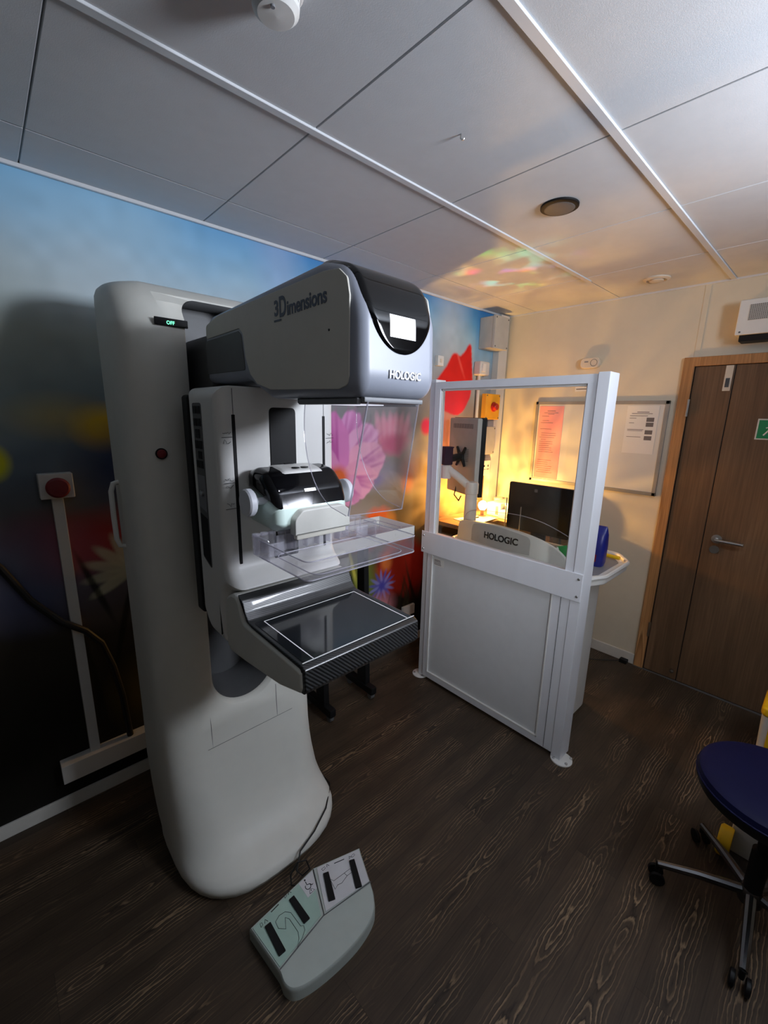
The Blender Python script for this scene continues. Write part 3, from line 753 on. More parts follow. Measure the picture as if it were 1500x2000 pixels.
# ================================================================== MURAL WALL FITTINGS
# left: emergency stop on trunking
t = thing('emergency_stop', 'red mushroom stop button on a white plate at the far left wall', 'stop button', (0.165, YW - .03, 1.39))
MB().box((0.118, YW - .045, 1.343), (0.222, YW - .001, 1.436), 0.004).build('box', M['trunk'], t)
MB().lathe([(0, 0), (0.020, 0), (0.020, -.02), (0.036, -.024), (0.037, -.034), (0.030, -.042), (0, -.044)], (0.170, YW - .045, 1.388), 'Y', 28).build('button', M['dark_red'], t)
t = thing('cable_trunking', 'narrow white upright cable trunking below the red stop button', 'trunking', (0.167, YW - .015, 0.24))
MB().box((0.150, YW - .028, 0.235), (0.186, YW - .0005, 1.342), 0.002).build('upright', M['trunk'], t)
MB().box((0.045, YW - .055, 0.155), (0.60, YW - .0005, 0.238), 0.003).build('bottom_box', M['trunk'], t)
t = tag(MB().tube([(-0.30, YW - .02, 1.5), (-0.14, YW - .02, 1.27), (-0.024, YW - .02, 1.11), (0.041, YW - .02, 0.965), (0.12, YW - .044, 0.86), (0.19, YW - .046, 0.80), (0.24, YW - .03, 0.72), (0.27, YW - .03, 0.60), (0.29, YW - .03, 0.45), (0.30, YW - .03, 0.24)], 0.013, 10).build('drooping_cable', M['cable']), 'thick dark cable drooping across the far left wall', 'cable')

# corner: trunking and boxes
t = thing('corner_trunking', 'tall pale grey cable trunking running down the corner beside the mural', 'trunking', (3.03, YW - .03, 0.9))
MB().box((2.985, YW - .055, 0.93), (3.10, YW - .0005, CE - .012), 0.003).build('channel', M['trunk'], t)
t = thing('junction_box', 'grey junction box high in the corner beneath the ceiling', 'junction box', (2.87, 1.93, 2.16))
MB().box((2.79, 1.875, 2.165), (2.962, YW - .0005, 2.383), 0.006).build('body', M['box_grey'], t)
MB().box((2.787, 1.862, 2.162), (2.965, 1.885, 2.386), 0.004).build('lid', M['box_grey'], t)
for xv in (2.80, 2.952):
    for zv in (2.176, 2.372):
        MB().lathe([(0, 0), (.005, 0), (.005, -.003), (0, -.003)], (xv, 1.862, zv), 'Y', 10).build('screw', M['dark_grey'], t)
t = thing('isolator_switch', 'small white switch box with a pipe below the junction box', 'switch', (2.80, 1.95, 1.97))
MB().box((2.745, 1.935, 1.975), (2.865, YW - .0005, 2.075), 0.012, 3).build('body', M['trunk'], t)
MB().box((2.762, 1.925, 2.0), (2.80, 1.936, 2.055), 0.003).build('rocker', M['white'], t)
MB().tube([(2.785, 1.972, 1.98), (2.785, 1.972, 1.25)], 0.012, 10).build('conduit', M['trunk'], t)
t = thing('yellow_stop_station', 'orange yellow box with a red push button on the corner trunking', 'stop button', (2.89, 1.92, 1.66))
MB().box((2.80, 1.905, 1.655), (2.99, YW - .056, 1.845), 0.004).build('body', M['yellow'], t)
MB().lathe([(0, 0), (.036, 0), (.036, -.008), (.026, -.012), (.026, -.03), (.022, -.034), (0, -.034)], (2.905, 1.905, 1.75), 'Y', 26).build('button', M['red'], t)
for xv in (2.813, 2.977):
    for zv in (1.668, 1.832):
        MB().lathe([(0, 0), (.005, 0), (.005, -.003), (0, -.003)], (xv, 1.905, zv), 'Y', 10).build('screw', M['dark_grey'], t)
t = thing('distribution_box', 'pale square cover box under the orange yellow stop box', 'wall box', (2.92, 1.93, 1.40))
MB().box((2.85, 1.925, 1.385), (2.99, YW - .056, 1.60), 0.004).build('body', M['box_grey'], t)
for zv in (1.40, 1.585): MB().lathe([(0, 0), (.005, 0), (.005, -.003), (0, -.003)], (2.975, 1.925, zv), 'Y', 10).build('screw', M['dark_grey'], t)
t = thing('wall_socket', 'white double socket above the desk in the corner', 'socket', (2.91, 1.94, 1.20))
MB().box((2.85, 1.935, 1.215), (2.97, YW - .056, 1.335), 0.004).build('plate', M['white'], t)
for xv in (2.885, 2.935):
    p = MB().box((xv - .004, 1.932, 1.285), (xv + .004, 1.936, 1.30)); p.box((xv - .012, 1.932, 1.262), (xv - .006, 1.936, 1.269)); p.box((xv + .006, 1.932, 1.262), (xv + .012, 1.936, 1.269)); p.build('socket_holes', M['black'], t)
t = thing('light_switch', 'small white switch on the mural at the left edge of the red tulip', 'switch', (2.33, 1.98, 2.03))
MB().box((2.305, YW - .03, 2.005), (2.365, YW - .0005, 2.07), 0.003).build('plate', M['white'], t)
MB().box((2.325, YW - .034, 2.025), (2.343, YW - .029, 2.05), 0.001).build('rocker', M['ivory'], t)
t = thing('low_socket', 'white socket plate low on the mural beside the protective screen', 'socket', (2.1, 1.98, 0.27))
MB().box((2.06, YW - .02, 0.235), (2.18, YW - .0125, 0.31), 0.003).build('plate', M['white'], t)
MB().box((2.06, YW - .0125, 0.235), (2.18, YW - .0005, 0.31)).build('back_box', M['white'], t)

# ================================================================== MAMMOGRAPHY MACHINE
cx = 0.60
mach = thing('mammography_machine', 'large white x-ray machine with a black fronted head standing by the flower mural', 'x-ray machine', (cx, 1.45, 0))

def column():
    T = [(0.0, .306, 1.156, 1.78, .27), (0.03, .314, 1.140, 1.79, .275), (0.048, .314, 1.142, 1.79, .27), (0.060, .312, 1.156, 1.79, .26), (0.072, .311, 1.184, 1.79, .245),
         (0.088, .310, 1.228, 1.79, .225), (0.11, .310, 1.262, 1.78, .21), (0.14, .309, 1.292, 1.78, .195), (0.18, .308, 1.316, 1.77, .175), (0.23, .306, 1.336, 1.77, .16),
         (0.29, .304, 1.351, 1.76, .145), (0.36, .302, 1.362, 1.76, .13), (0.45, .301, 1.371, 1.75, .12), (0.55, .300, 1.376, 1.75, .12), (0.70, .300, 1.379, 1.75, .12),
         (1.0, .300, 1.380, 1.75, .12), (1.5, .300, 1.380, 1.75, .12), (1.85, .300, 1.380, 1.75, .12), (1.90, .300, 1.382, 1.75, .12), (1.925, .300, 1.392, 1.75, .12),
         (1.955, .299, 1.412, 1.75, .12), (1.99, .298, 1.440, 1.75, .115), (2.02, .297, 1.470, 1.75, .11), (2.045, .294, 1.505, 1.75, .10), (2.060, .288, 1.545, 1.74, .09),
         (2.068, .276, 1.59, 1.72, .08), (2.072, .250, 1.63, 1.70, .06)]
    secs = []
    for z, hw, yf, yb, r in T:
        P = rounded([(cx - hw, yf), (cx + hw, yf), (cx + hw, yb), (cx - hw, yb)], [r, r, max(.05, r), max(.05, r)], 9)
        s = []
        for x, y in P:
            dz = 0; x += .016 * max(0.0, min(1.0, (.35 - z) / .3))
            if z > 1.9: dz = -0.035 * min(1, (z - 1.9) / .1) * (abs(x - cx) / .3) ** 3
            s.append((x, y, z + dz))
        secs.append(s)
    return MB().loft(secs)
col = column().build('column', M['white_soft'], mach, sharp=50)
# the U shaped slot the arm travels in is cut out of the shell
def slot_outline(hw, zb, zt):
    pts = []
    for k in range(25):
        a = PI + PI * k / 24; pts.append((cx + hw * math.cos(a), zb + hw + hw * math.sin(a)))
    pts += rounded([(cx + hw, zt), (cx - hw, zt)], [0, 0]) if False else []
    r = .06
    for k in range(9):
        a = (PI / 2) * k / 8; pts.append((cx + hw - r + r * math.cos(a), zt - r + r * math.sin(a)))
    for k in range(9):
        a = PI / 2 + (PI / 2) * k / 8; pts.append((cx - hw + r + r * math.cos(a), zt - r + r * math.sin(a)))
    return pts
cut = MB().prism(slot_outline(.120, .615, 2.005), 'Y', 1.25, 1.60).build('cutter', M['dark_grey'], None)
cut2 = MB()
secs = []
for y, gdx in ((1.36, .030), (1.380, .012), (1.389, .004), (1.40, 0.0), (1.42, -.002)):   # softened rim
    secs.append([(x, y, z) for x, z in slot_outline(.120 + gdx, .615 - gdx, 2.005 + gdx)])
cut2.loft(secs)
cut2 = cut2.build('cutter_rim', M['white_soft'], None)
bm_ = col.modifiers.new('slot', 'BOOLEAN'); bm_.operation = 'DIFFERENCE'; bm_.object = cut; bm_.solver = 'EXACT'; bm_.material_mode = 'TRANSFER'
bm2 = col.modifiers.new('rim', 'BOOLEAN'); bm2.operation = 'DIFFERENCE'; bm2.object = cut2; bm2.solver = 'EXACT'; bm2.material_mode = 'TRANSFER'
bpy.context.view_layer.update()
dg = bpy.context.evaluated_depsgraph_get()
nm = bpy.data.meshes.new_from_object(col.evaluated_get(dg))
col.modifiers.clear(); col.data = nm; nm.name = 'column'
nm.polygons.foreach_set('use_smooth', [True] * len(nm.polygons)); nm.set_sharp_from_angle(angle=math.radians(40))
for o in (cut, cut2): bpy.data.objects.remove(o)

# column details
sm = MB()
sm.tube([(.456, 1.3735, .480), (.456, 1.378, .60), (.456, 1.3795, .64)], .0011, 6)
sm.tube([(.335, 1.405, .478)] + [(x, 1.3725, .478) for x in (.44, .6, .78)] + [(.84, 1.39, .478)], .0011, 6)
sm.tube([(.715, 1.3735, .480), (.715, 1.378, .62)], .0013, 6)
sm.build('panel_seams', M['seam'], col)
MB().box((.392, 1.3775, 1.906), (.482, 1.3835, 1.927), .001, 1).build('status_display', M['gloss_black'], mach)
text('display_text', 'OFF', .0135, M['green_text'], bpy.data.objects['status_display'], (.423, 1.3770, 1.9105), (1, 0, 0), (0, 0, 1), .0002, 0.9, 1.05, .0003)
b = MB().lathe([(0, 0), (.013, 0), (.013, -.004), (.010, -.008), (0, -.009)], (.378, 1.378, 1.545), 'Y', 22).build('stop_button', M['dark_red'], mach, label='small dull red push button')
MB().lathe([(.0125, 0.001), (.0165, 0.001), (.0165, -.003), (.0125, -.003)], (.378, 1.380, 1.545), 'Y', 24).build('button_ring', M['black'], b)
MB().tube([(.302, 1.60, 1.44), (.285, 1.60, 1.435), (.277, 1.60, 1.41), (.276, 1.60, 1.33), (.277, 1.60, 1.25), (.285, 1.60, 1.225), (.302, 1.60, 1.22)], .008, 10).build('side_handle', M['white'], mach)

# arm carriage
ax0, ax1 = .42, .775
back = MB(); prism_round(back, [(1.262, 1.06), (1.315, 1.06), (1.315, 1.715), (1.262, 1.715)], .012, 4, ax0 + .004, ax1 - .004, .01, 3); back.build('rear_plate', M['black'], mach)
MB().prism(rounded([(cx - .085, 1.08), (cx + .085, 1.08), (cx + .085, 1.90), (cx - .085, 1.90)], .05, 6), 'Y', 1.31, 1.56, .01).build('carriage_bracket', M['dark_grey'], mach)
prof = [(1.264, 1.733), (1.262, 1.20), (1.262, 1.085), (1.215, 1.024), (1.098, 1.022), (1.085, 1.03), (1.085, 1.15), (1.070, 1.190), (1.000, 1.216), (1.050, 1.262), (1.050, 1.733)]
prad = [.004, 0, .05, .07, .02, .004, .02, .03, .004, .05, .004]
body = MB(); prism_round(body, prof, prad, 5, ax0, ax1, .034, 7); body = body.build('arm_body', M['white'], mach, sharp=40)

# front face details
MB().prism(rounded([(.557, 1.262), (.636, 1.262), (.636, 1.684), (.557, 1.684)], .014, 5), 'Y', 1.0475, 1.056, .001, 1).build('travel_window', M['black'], mach)
for sx in (.4595, .7300):
    sl = MB().box((sx - .0045, 1.0485, 1.272), (sx + .0045, 1.056, 1.664), .001, 1).build('scale_slot', M['black'], mach)
    MB().box((sx - .0007, 1.0492, 1.664), (sx + .0007, 1.053, 1.727)).build('slot_seam', M['seam'], sl)
MB().box((.455, 1.0492, 1.2660), (.74, 1.0520, 1.2668)).build('front_seam', M['seam'], body)
# hand written marks beside the slots
rnd = random.Random(11)
def scribble(x, z, nrow, sgn):
    w = MB()
    for r in range(nrow):
        zz = z - r * .020
        pts = [(x + k * .0035 + rnd.uniform(-.001, .001), 1.0494, zz + rnd.uniform(-.0055, .0055)) for k in range(7)]
        w.tube(pts, .00055, 4)
    w.tube([(x - .003, 1.0494, z - .010), (x + .024, 1.0494, z - .009)], .0007, 4)
    w.build('pen_mark', M['ink'], body)
for z, n in ((1.618, 2), (1.503, 2), (1.436, 1)): scribble(.430, z, n, 1); scribble(.741, z - .008, n, -1) if n == 2 else None
# control strip on the left side
MB().prism(rounded([(1.152, 1.236), (1.212, 1.262), (1.214, 1.692), (1.152, 1.692)], [.01, .01, .008, .012], 4), 'X', ax0 - .0012, ax0 + .006, .0008, 1).build('control_strip', M['dark_grey'], mach)
cs = bpy.data.objects['control_strip']
for z0, z1, y0, y1 in ((1.664, 1.684, 1.158, 1.182), (1.664, 1.684, 1.186, 1.208), (1.632, 1.652, 1.158, 1.182), (1.632, 1.652, 1.186, 1.208), (1.600, 1.624, 1.17, 1.20), (1.572, 1.594, 1.158, 1.18), (1.572, 1.594, 1.186, 1.208), (1.545, 1.566, 1.164, 1.19), (1.520, 1.540, 1.16, 1.182), (1.520, 1.540, 1.188, 1.206)):
    MB().box((ax0 - .003, y0, z0), (ax0, y1, z1), .002).build('key_button', M['black'], cs)
MB().prism([(1.158, 1.400), (1.208, 1.410), (1.208, 1.500), (1.158, 1.500)], 'X', ax0 - .0022, ax0, .0008, 1).build('cover_plate', M['mid_grey'], cs)
MB().lathe([(0, 0), (.009, 0), (.009, -.006), (.004, -.008), (0, -.008)], (ax0 - .002, 1.178, 1.452), 'X', 16).build('key_lock', M['steel'], cs)
MB().prism([(1.157, 1.245), (1.209, 1.266), (1.209, 1.392), (1.157, 1.382)], 'X', ax0 - .0018, ax0, .0008, 1).build('recess', M['black'], cs)

# tube head
hx0, hx1 = .497, .704
hp = [(1.050, 1.748), (1.300, 1.750), (1.303, 1.905), (1.255, 1.929), (0.72, 1.949), (0.640, 1.925), (0.606, 1.850), (0.600, 1.700), (0.94, 1.703)]
hpr = [.04, .015, .05, .05, .12, .10, .10, .05, .06]
head = MB(); prism_round(head, hp, hpr, 9, hx0, hx1, .026, 7); hp = rounded(hp, hpr, 9); head = head.build('tube_head', M['blue_grey'], mach, sharp=45)
sp = [(1.277, 1.903), (1.195, 1.918), (0.84, 1.923), (0.706, 1.925), (0.660, 1.920), (0.637, 1.902), (0.630, 1.872), (0.631, 1.738), (0.637, 1.722), (0.665, 1.716), (0.921, 1.722), (0.985, 1.737), (1.018, 1.760), (1.040, 1.799), (1.050, 1.856), (1.068, 1.871), (1.280, 1.868)]
sp = rounded(sp, .012, 3)
MB().prism(sp, 'X', hx0 - .0022, hx0 + .002, .0015, 2).build('side_cover', M['beige'], head)
rc = rounded([(1.284, 1.863), (1.076, 1.866), (1.060, 1.856), (1.050, 1.800), (1.046, 1.772), (1.284, 1.774)], .006, 3)
MB().prism(rc, 'X', hx0 - .0016, hx0 + .002, .001, 1).build('rear_cover', M['dark_grey'], head)
MB().prism(sp[:1] + sp[1:], 'X', hx1 - .002, hx1 + .0022, .0015, 2).build('side_cover', M['beige'], head)
# writing on the head's side
tp = []
LX, LZ = (0, -1, .012), (0, .012, 1)
xo = hx0 - .0026
tp.append(text('a', '3', .042, M['text_grey'], head, (xo, .891, 1.8735), (0, -1, 0.02), (0, .02, 1), .0004, .95, 1, .0012))
tp.append(text('a', 'D', .056, M['text_grey'], head, (xo, .870, 1.869), (0, -1, 0.02), (0, .02, 1), .0004, .72, 1, .0012))
tp.append(text('a', 'imensions', .0395, M['text_grey'], head, (xo, .838, 1.8685), (0, -1, 0.02), (0, .02, 1), .0004, .93, .97, .0008))
ul = MB().box((xo - .0004, .862, 1.8612), (xo + .0004, .892, 1.8650)).build('a', M['text_grey'], head)
tp.append(ul)
join_meshes(tp, 'side_lettering')
MB().lathe([(0, 0), (.0022, 0), (.0022, -.001), (0, -.001)], (hx0 - .002, .690, 1.822), 'X', 10).build('side_screw', M['black'], head)

# black visor wrapping over the head's front
def arc_profile():
    P = hp if area2(hp) > 0 else hp[::-1]
    i0 = max(range(len(P)), key=lambda i: P[i][1] - 3 * abs(P[i][0] - .74))
    seq = []; i = i0
    step = 1 if P[(i0 + 3) % len(P)][0] < P[i0][0] else -1
    while True:
        p = P[i % len(P)]; seq.append(Vector(p)); i += step
        if p[1] < 1.72 or len(seq) > len(P): break
    return seq
def visor():
    seq = arc_profile(); cum = [0]
    for i in range(1, len(seq)): cum.append(cum[-1] + (seq[i] - seq[i - 1]).length)
    ztarget = 1.782
    # arc length where the visor ends
    send = next(cum[i - 1] + (seq[i - 1].y - ztarget) / (seq[i - 1].y - seq[i].y) * (cum[i] - cum[i - 1]) for i in range(1, len(seq)) if seq[i].y <= ztarget)
    def at(s):
        s = max(0, min(s, cum[-1]))
        for i in range(1, len(cum)):
            if s <= cum[i] + 1e-9:
                t = (s - cum[i - 1]) / max(1e-9, cum[i] - cum[i - 1]); p = seq[i - 1].lerp(seq[i], t)
                a = seq[max(0, i - 3)]; b2 = seq[min(len(seq) - 1, i + 2)]; tg = (b2 - a).normalized(); nn = Vector((tg.y, -tg.x))
                return p, nn
        return seq[-1], Vector((-1, 0))
    hc = (hx0 + hx1) / 2; hw = (hx1 - hx0) / 2; r = .026
    nS, nT = 40, 24; V = []; F = []
    for i in range(nS + 1):
        u = i / nS; s = send * (1 - (1 - u) ** 1.6)
        q = max(0.0, (s / send - .45) / .55)
        wid = .090 * math.sqrt(max(0.0, 1 - q ** 2.6))
        for j in range(nT + 1):
            t = -1 + 2 * j / nT; x = hc + wid * t
            e = max(0, abs(x - hc) - (hw - r)); ins = r - math.sqrt(max(0, r * r - e * e))
            p, nn = at(s)
            edge = min(1.0, min((1 - abs(t)) * wid / .010, (send - s) / .010, s / .012))
            lift = .0045 * math.sqrt(max(0, 1 - (1 - edge) ** 2)) - .0006
            p = p + nn * (lift - ins)
            V.append((x, p.x, p.y))
    for i in range(nS):
        for j in range(nT):
            a = i * (nT + 1) + j; F.append((a, a + 1, a + nT + 2, a + nT + 1))
    mb = MB(); mb.add(V, F)
    bmesh.ops.remove_doubles(mb.bm, verts=mb.bm.verts[:], dist=1e-6)
    o = mb.build('visor', M['gloss_black'], mach, sharp=60)
    return o, at, cum, send
vis, at, cum, send = visor()
# screen set in the visor, bowed like the glass
V = []; F = []
zt, zb = 1.848, 1.810
ss = np.linspace(0, send, 400)
def s_of_z(z): return min(ss, key=lambda s: abs(at(s)[0].y - z) + (10 if at(s)[0].x > .66 else 0))
sa, sb = s_of_z(zt), s_of_z(zb)
for i in range(7):
    p, nn = at(sa + (sb - sa) * i / 6); p = p + nn * .0047
    for x in np.linspace(.566, .633, 8): V.append((float(x), p.x, p.y))
for i in range(6):
    for j in range(7): a = i * 8 + j; F.append((a, a + 1, a + 9, a + 8))
mb = MB(); mb.add(V, F); mb.build('display_screen', M['screen'], vis, label='lit white screen')
fz = s_of_z2 = min(np.linspace(0, cum[-1], 600), key=lambda q: abs(at(q)[0].y - 1.745) + (10 if at(q)[0].x > .66 else 0)); fp, fn = at(fz); fup = Vector((0, fn.y * -1, -fn.x)).normalized() if False else Vector((0, -fn.y, -fn.x)).normalized()
fo = fp + fn * .0018
text('front_lettering', 'HOLOGIC', .0205, M['text_white'], head, (.566, fo.x - fup.y * .007, fo.y - .007), (1, 0, 0), fup, .0009, .92, 1.0, .0004)
text('front_lettering', "'", .0125, M['text_white'], head, (.648, fo.x, fo.y), (1, 0, 0), fup, .0005)

# collimator window under the head and its light
MB().prism(rounded([(cx - .075, .63), (cx + .075, .63), (cx + .075, .86), (cx - .075, .86)], .01), 'Z', 1.692, 1.704, .002).build('collimator', M['black'], mach)
MB().prism(rounded([(cx - .05, .70), (cx + .05, .70), (cx + .05, .80), (cx - .05, .80)], .01), 'Z', 1.690, 1.693).build('light_window', emit('collimator_lamp', (235, 240, 255), 1.0), bpy.data.objects['collimator'])

# clear face shield
def shield():
    th = .0022
    fl_t, fr_t = Vector((.533, .622, 1.694)), Vector((.672, .622, 1.698)); fl_b, fr_b = Vector((.523, .667, 1.468)), Vector((.677, .667, 1.462))
    # front sheet
    V = []; F = []; n = 12
    def sheet(mb, grid, nrm):
        rows = len(grid); cols = len(grid[0]); a = [p for r_ in grid for p in r_]; b2 = [p + nrm * th for p in a]; k = len(a)
        fs = []
        for i in range(rows - 1):
            for j in range(cols - 1):
                q = i * cols + j; fs.append((q, q + 1, q + cols + 1, q + cols)); fs.append((k + q, k + q + cols, k + q + cols + 1, k + q + 1))
        bd = [j for j in range(cols)] + [i * cols + cols - 1 for i in range(1, rows)] + [(rows - 1) * cols + j for j in range(cols - 2, -1, -1)] + [i * cols for i in range(rows - 2, 0, -1)]
        for i in range(len(bd)):
            u, v = bd[i], bd[(i + 1) % len(bd)]; fs.append((u, v, k + v, k + u))
        mb.add(a + b2, fs)
    mb = MB()
    g = [[fl_t.lerp(fl_b, i / n).lerp(fr_t.lerp(fr_b, i / n), j / 6) for j in range(7)] for i in range(n + 1)]
    sheet(mb, g, Vector((0, -1, 0)))
    # wings: top edge runs back under the head, rear edge sweeps down to the front corner
    prof = []
    def rear(u):   # distance the wing runs back at height fraction u
        return .205 * math.sqrt(max(0.0, 1 - u ** 1.75)) + .002
    rims = []
    for sgn, T, B in ((-1, fl_t, fl_b), (1, fr_t, fr_b)):
        g = []; rim = []
        for i in range(n * 2 + 1):
            u = i / (n * 2); p = T.lerp(B, u); d = rear(u); row = []
            for j in range(7): row.append(Vector((p.x + sgn * .004 * j / 6, p.y + d * j / 6, p.z)))
            g.append(row); rim.append(row[-1])
        sheet(mb, g, Vector((sgn, 0, 0))); rims.append(rim)
    o = mb.build('face_shield', M['clear'], mach, sharp=30)
    r = MB()
    r.tube([fl_t.lerp(fl_b, i / 8) for i in range(9)], .0019, 8); r.tube([fr_t.lerp(fr_b, i / 8) for i in range(9)], .0014, 8)
    r.tube([fl_b.lerp(fr_b, i / 4) for i in range(5)], .0011, 6)
    for rim in rims: r.tube(rim, .0008, 6)
    r.build('shield_edges', M['edge_highlight'], o)
    c = MB(); c.box((.524, .6205, 1.693), (.684, .634, 1.703), .003); c.box((.517, .634, 1.689), (.529, .84, 1.701), .003); c.box((.675, .634, 1.689), (.687, .84, 1.701), .003)
    c.build('shield_rail', M['mid_grey'], o)
shield()

# compression unit
cpr = [.004, .02, .03, .05, .05, .03, .012, .02]
cp = rounded([(1.050, 1.400), (1.050, 1.535), (1.010, 1.5465), (0.955, 1.538), (0.915, 1.500), (0.898, 1.455), (0.893, 1.412), (0.93, 1.392)], cpr, 5)
cu = MB(); prism_round(cu, [(1.050, 1.400), (1.050, 1.492), (0.899, 1.4575), (0.893, 1.412), (0.93, 1.392)], [.004, .004, .006, .012, .02], 5, .487, .707, .024, 6)
cu = cu.build('compression_unit', M['mint'], mach, sharp=45)
hood = MB(); prism_round(hood, [(1.050, 1.487), (1.050, 1.535), (1.010, 1.5465), (0.955, 1.538), (0.915, 1.500), (0.8985, 1.4525)], [.002, .02, .03, .05, .05, .002], 6, .4855, .7085, .024, 7)
hood = hood.build('black_hood', M['gloss_black'], cu, sharp=45)
def cap_patch(name, x0, x1, s0, s1, lift, m, parent, taper=0.0):
    P = cp if area2(cp) > 0 else cp[::-1]
    i0 = max(range(len(P)), key=lambda i: P[i][1] + P[i][0])
    step = 1 if P[(i0 + 6) % len(P)][0] < P[i0][0] else -1
    seq = [Vector(P[(i0 + step * k) % len(P)]) for k in range(len(P) - 2)]
    cc = [0]
    for i in range(1, len(seq)): cc.append(cc[-1] + (seq[i] - seq[i - 1]).length)
    def at_(s):
        for i in range(1, len(cc)):
            if s <= cc[i]:
                t = (s - cc[i - 1]) / max(1e-9, cc[i] - cc[i - 1]); a = seq[max(0, i - 3)]; b2 = seq[min(len(seq) - 1, i + 2)]; tg = (b2 - a).normalized()
                nn = Vector((tg.y, -tg.x))
                return seq[i - 1].lerp(seq[i], t), nn
        return seq[-1], Vector((-1, 0))
    V = []; F = []; nS, nT = 22, 20; hc = .597; hw = .110; r = .032
    for i in range(nS + 1):
        u = i / nS; s = s0 + (s1 - s0) * u
        wl = (x1 - x0) / 2 * (1 - taper * u ** 3)
        for j in range(nT + 1):
            t = -1 + 2 * j / nT; x = (x0 + x1) / 2 + wl * t
            e = max(0, abs(x - hc) - (hw - r)); ins = r - math.sqrt(max(0, r * r - e * e)); ins = min(ins, r)
            p, nn = at_(s); ed = min(1, (1 - abs(t)) * wl / .005, (s1 - s) / .005, (s - s0) / .005 if s0 > 0.001 else 1)
            p = p + nn * (lift * max(0, ed) - .0005 - ins); V.append((x, p.x, p.y))
    for i in range(nS):
        for j in range(nT): a = i * (nT + 1) + j; F.append((a, a + 1, a + nT + 2, a + nT + 1))
    mb = MB(); mb.add(V, F); return mb.build(name, m, parent, sharp=60), at_
_tp, cat_ = cap_patch('top_plate', .538, .658, .0, .100, .0040, M['white'], cu, .0)
k = MB()
p, nn = cat_(.080)
for xv in (.585, .612):
    k.lathe([(0, 0), (.011, 0), (.010, .0016), (0, .002)], (xv, p.x + nn.x * .0042, p.y + nn.y * .0042), 'Z', 16)
k.build('push_button', M['black'], cu)
p, nn = cat_(.035)
MB().box((.578, p.x - .005, p.y + .0030), (.604, p.x + .004, p.y + .0060), .001).build('slot_mark', M['black'], cu)
p, nn = cat_(.150); pb, _ = cat_(.158)
V = [(x, q.x + nn.x * .0022, q.y + nn.y * .0022) for q in (p, pb) for x in (.576, .609)]
mb = MB(); mb.add(V, [(0, 1, 3, 2)]); mb.build('readout', M['small_screen'], hood, label='lit white readout')
for sgn, xa in ((-1, .487), (1, .707)):
    kb = MB()
    kb.lathe([(.009, 0), (.009, sgn * .022), (.012, sgn * .03), (.030, sgn * .036), (.034, sgn * .040), (.034, sgn * .052), (.031, sgn * .056), (.020, sgn * .0565), (0, sgn * .055)], (xa - sgn * .010, .965, 1.468), 'X', 32)
    kb.build('knob', M['alu'], cu)
cu.location.z -= .012; cu.location.x -= .002
# paddle
pad = MB()
bp = rounded([(.522, 1.378), (.690, 1.378), (.690, 1.424), (.668, 1.440), (.545, 1.440), (.522, 1.418)], [.003, .003, .012, .012, .02, .02], 5)
pad.prism(bp, 'Y', .872, .900, .004)
pad = pad.build('paddle_bracket', M['box_grey'], mach)
MB().box((.530, .880, 1.364), (.682, .898, 1.380), .004).build('bracket_lip', M['beige'], pad)
def tray():
    px0, px1, y0, y1, zb, zt = .442, .766, .698, .905, 1.334, 1.376
    t = MB()
    t.prism(rrect(px0, px1, y0, y1, .018), 'Z', zb, zb + .003, .0008, 1)
    o = rrect(px0, px1, y0, y1, .018, 6)
    def wall(path, th=.0028):
        a = []
        for i, p in enumerate(path):
            q0 = Vector(path[max(0, i - 1)]); q1 = Vector(path[min(len(path) - 1, i + 1)]); d = (q1 - q0).normalized(); n_ = Vector((-d.y, d.x)); p = Vector(p)
            a.append([(p.x, p.y, zb + .002), (p.x, p.y, zt), (p.x + n_.x * th, p.y + n_.y * th, zt), (p.x + n_.x * th, p.y + n_.y * th, zb + .002)])
        t.loft(a)
    # left side, front and right side as one U
    U = [(px0, y1)] + o[:14] + [(px1, y1)]
    wall(U)
    ob = t.build('paddle_tray', M['clear'], mach, sharp=30)
    e = MB()
    e.tube([(p[0], p[1], zt) for p in U], .0015, 6); e.tube([(p[0], p[1], zb + .001) for p in U], .0016, 6)
    inn = rrect(px0 + .028, px1 - .028, y0 + .012, y1 - .02, .03, 6)
    e.tube([(p[0], p[1], zb + .004) for p in inn + inn[:1]], .0012, 6)
    e.build('tray_edges', M['edge_highlight'], ob)
    # ribbed corners at the back
    r = MB()
    for side in (0, 1):
        for kx in range(5):
            x = (px0 + .004 + kx * .021) if side == 0 else (px1 - .004 - kx * .021)
            y = y1 + (.022 if kx < 3 else .012)
            r.lathe([(.0085, 0), (.0095, .05)], (x, y, zb + .002), 'Z', 14)
            r.box((x - .010, y - .0035, zb + .045), (x + .010, y + .0035, zb + .052), .002, 1)
        xs_ = (px0 - .004, px0 + .002) if side == 0 else (px1 - .002, px1 + .004)
        r.box((xs_[0], y1 - .05, zb), (xs_[1], y1 + .02, zt + .010), .002, 1)
        xs_ = (px0 + .01, px0 + .05) if side == 0 else (px1 - .05, px1 - .01)
        r.box((xs_[0], y1 - .03, zb + .004), (xs_[1], y1 - .026, zt - .006), .001, 1)
    for xv in (.535, .57, .605, .64, .672):
        r.box((xv - .0015, y1 - .01, zb + .003), (xv + .0015, y1 + .012, zt), .0006, 1)
    r.box((px0 + .05, y1 + .008, zb), (px1 - .05, y1 + .0105, zt), .0008, 1)
    r.build('tray_ribs', M['clear_rib'], ob)
tray()

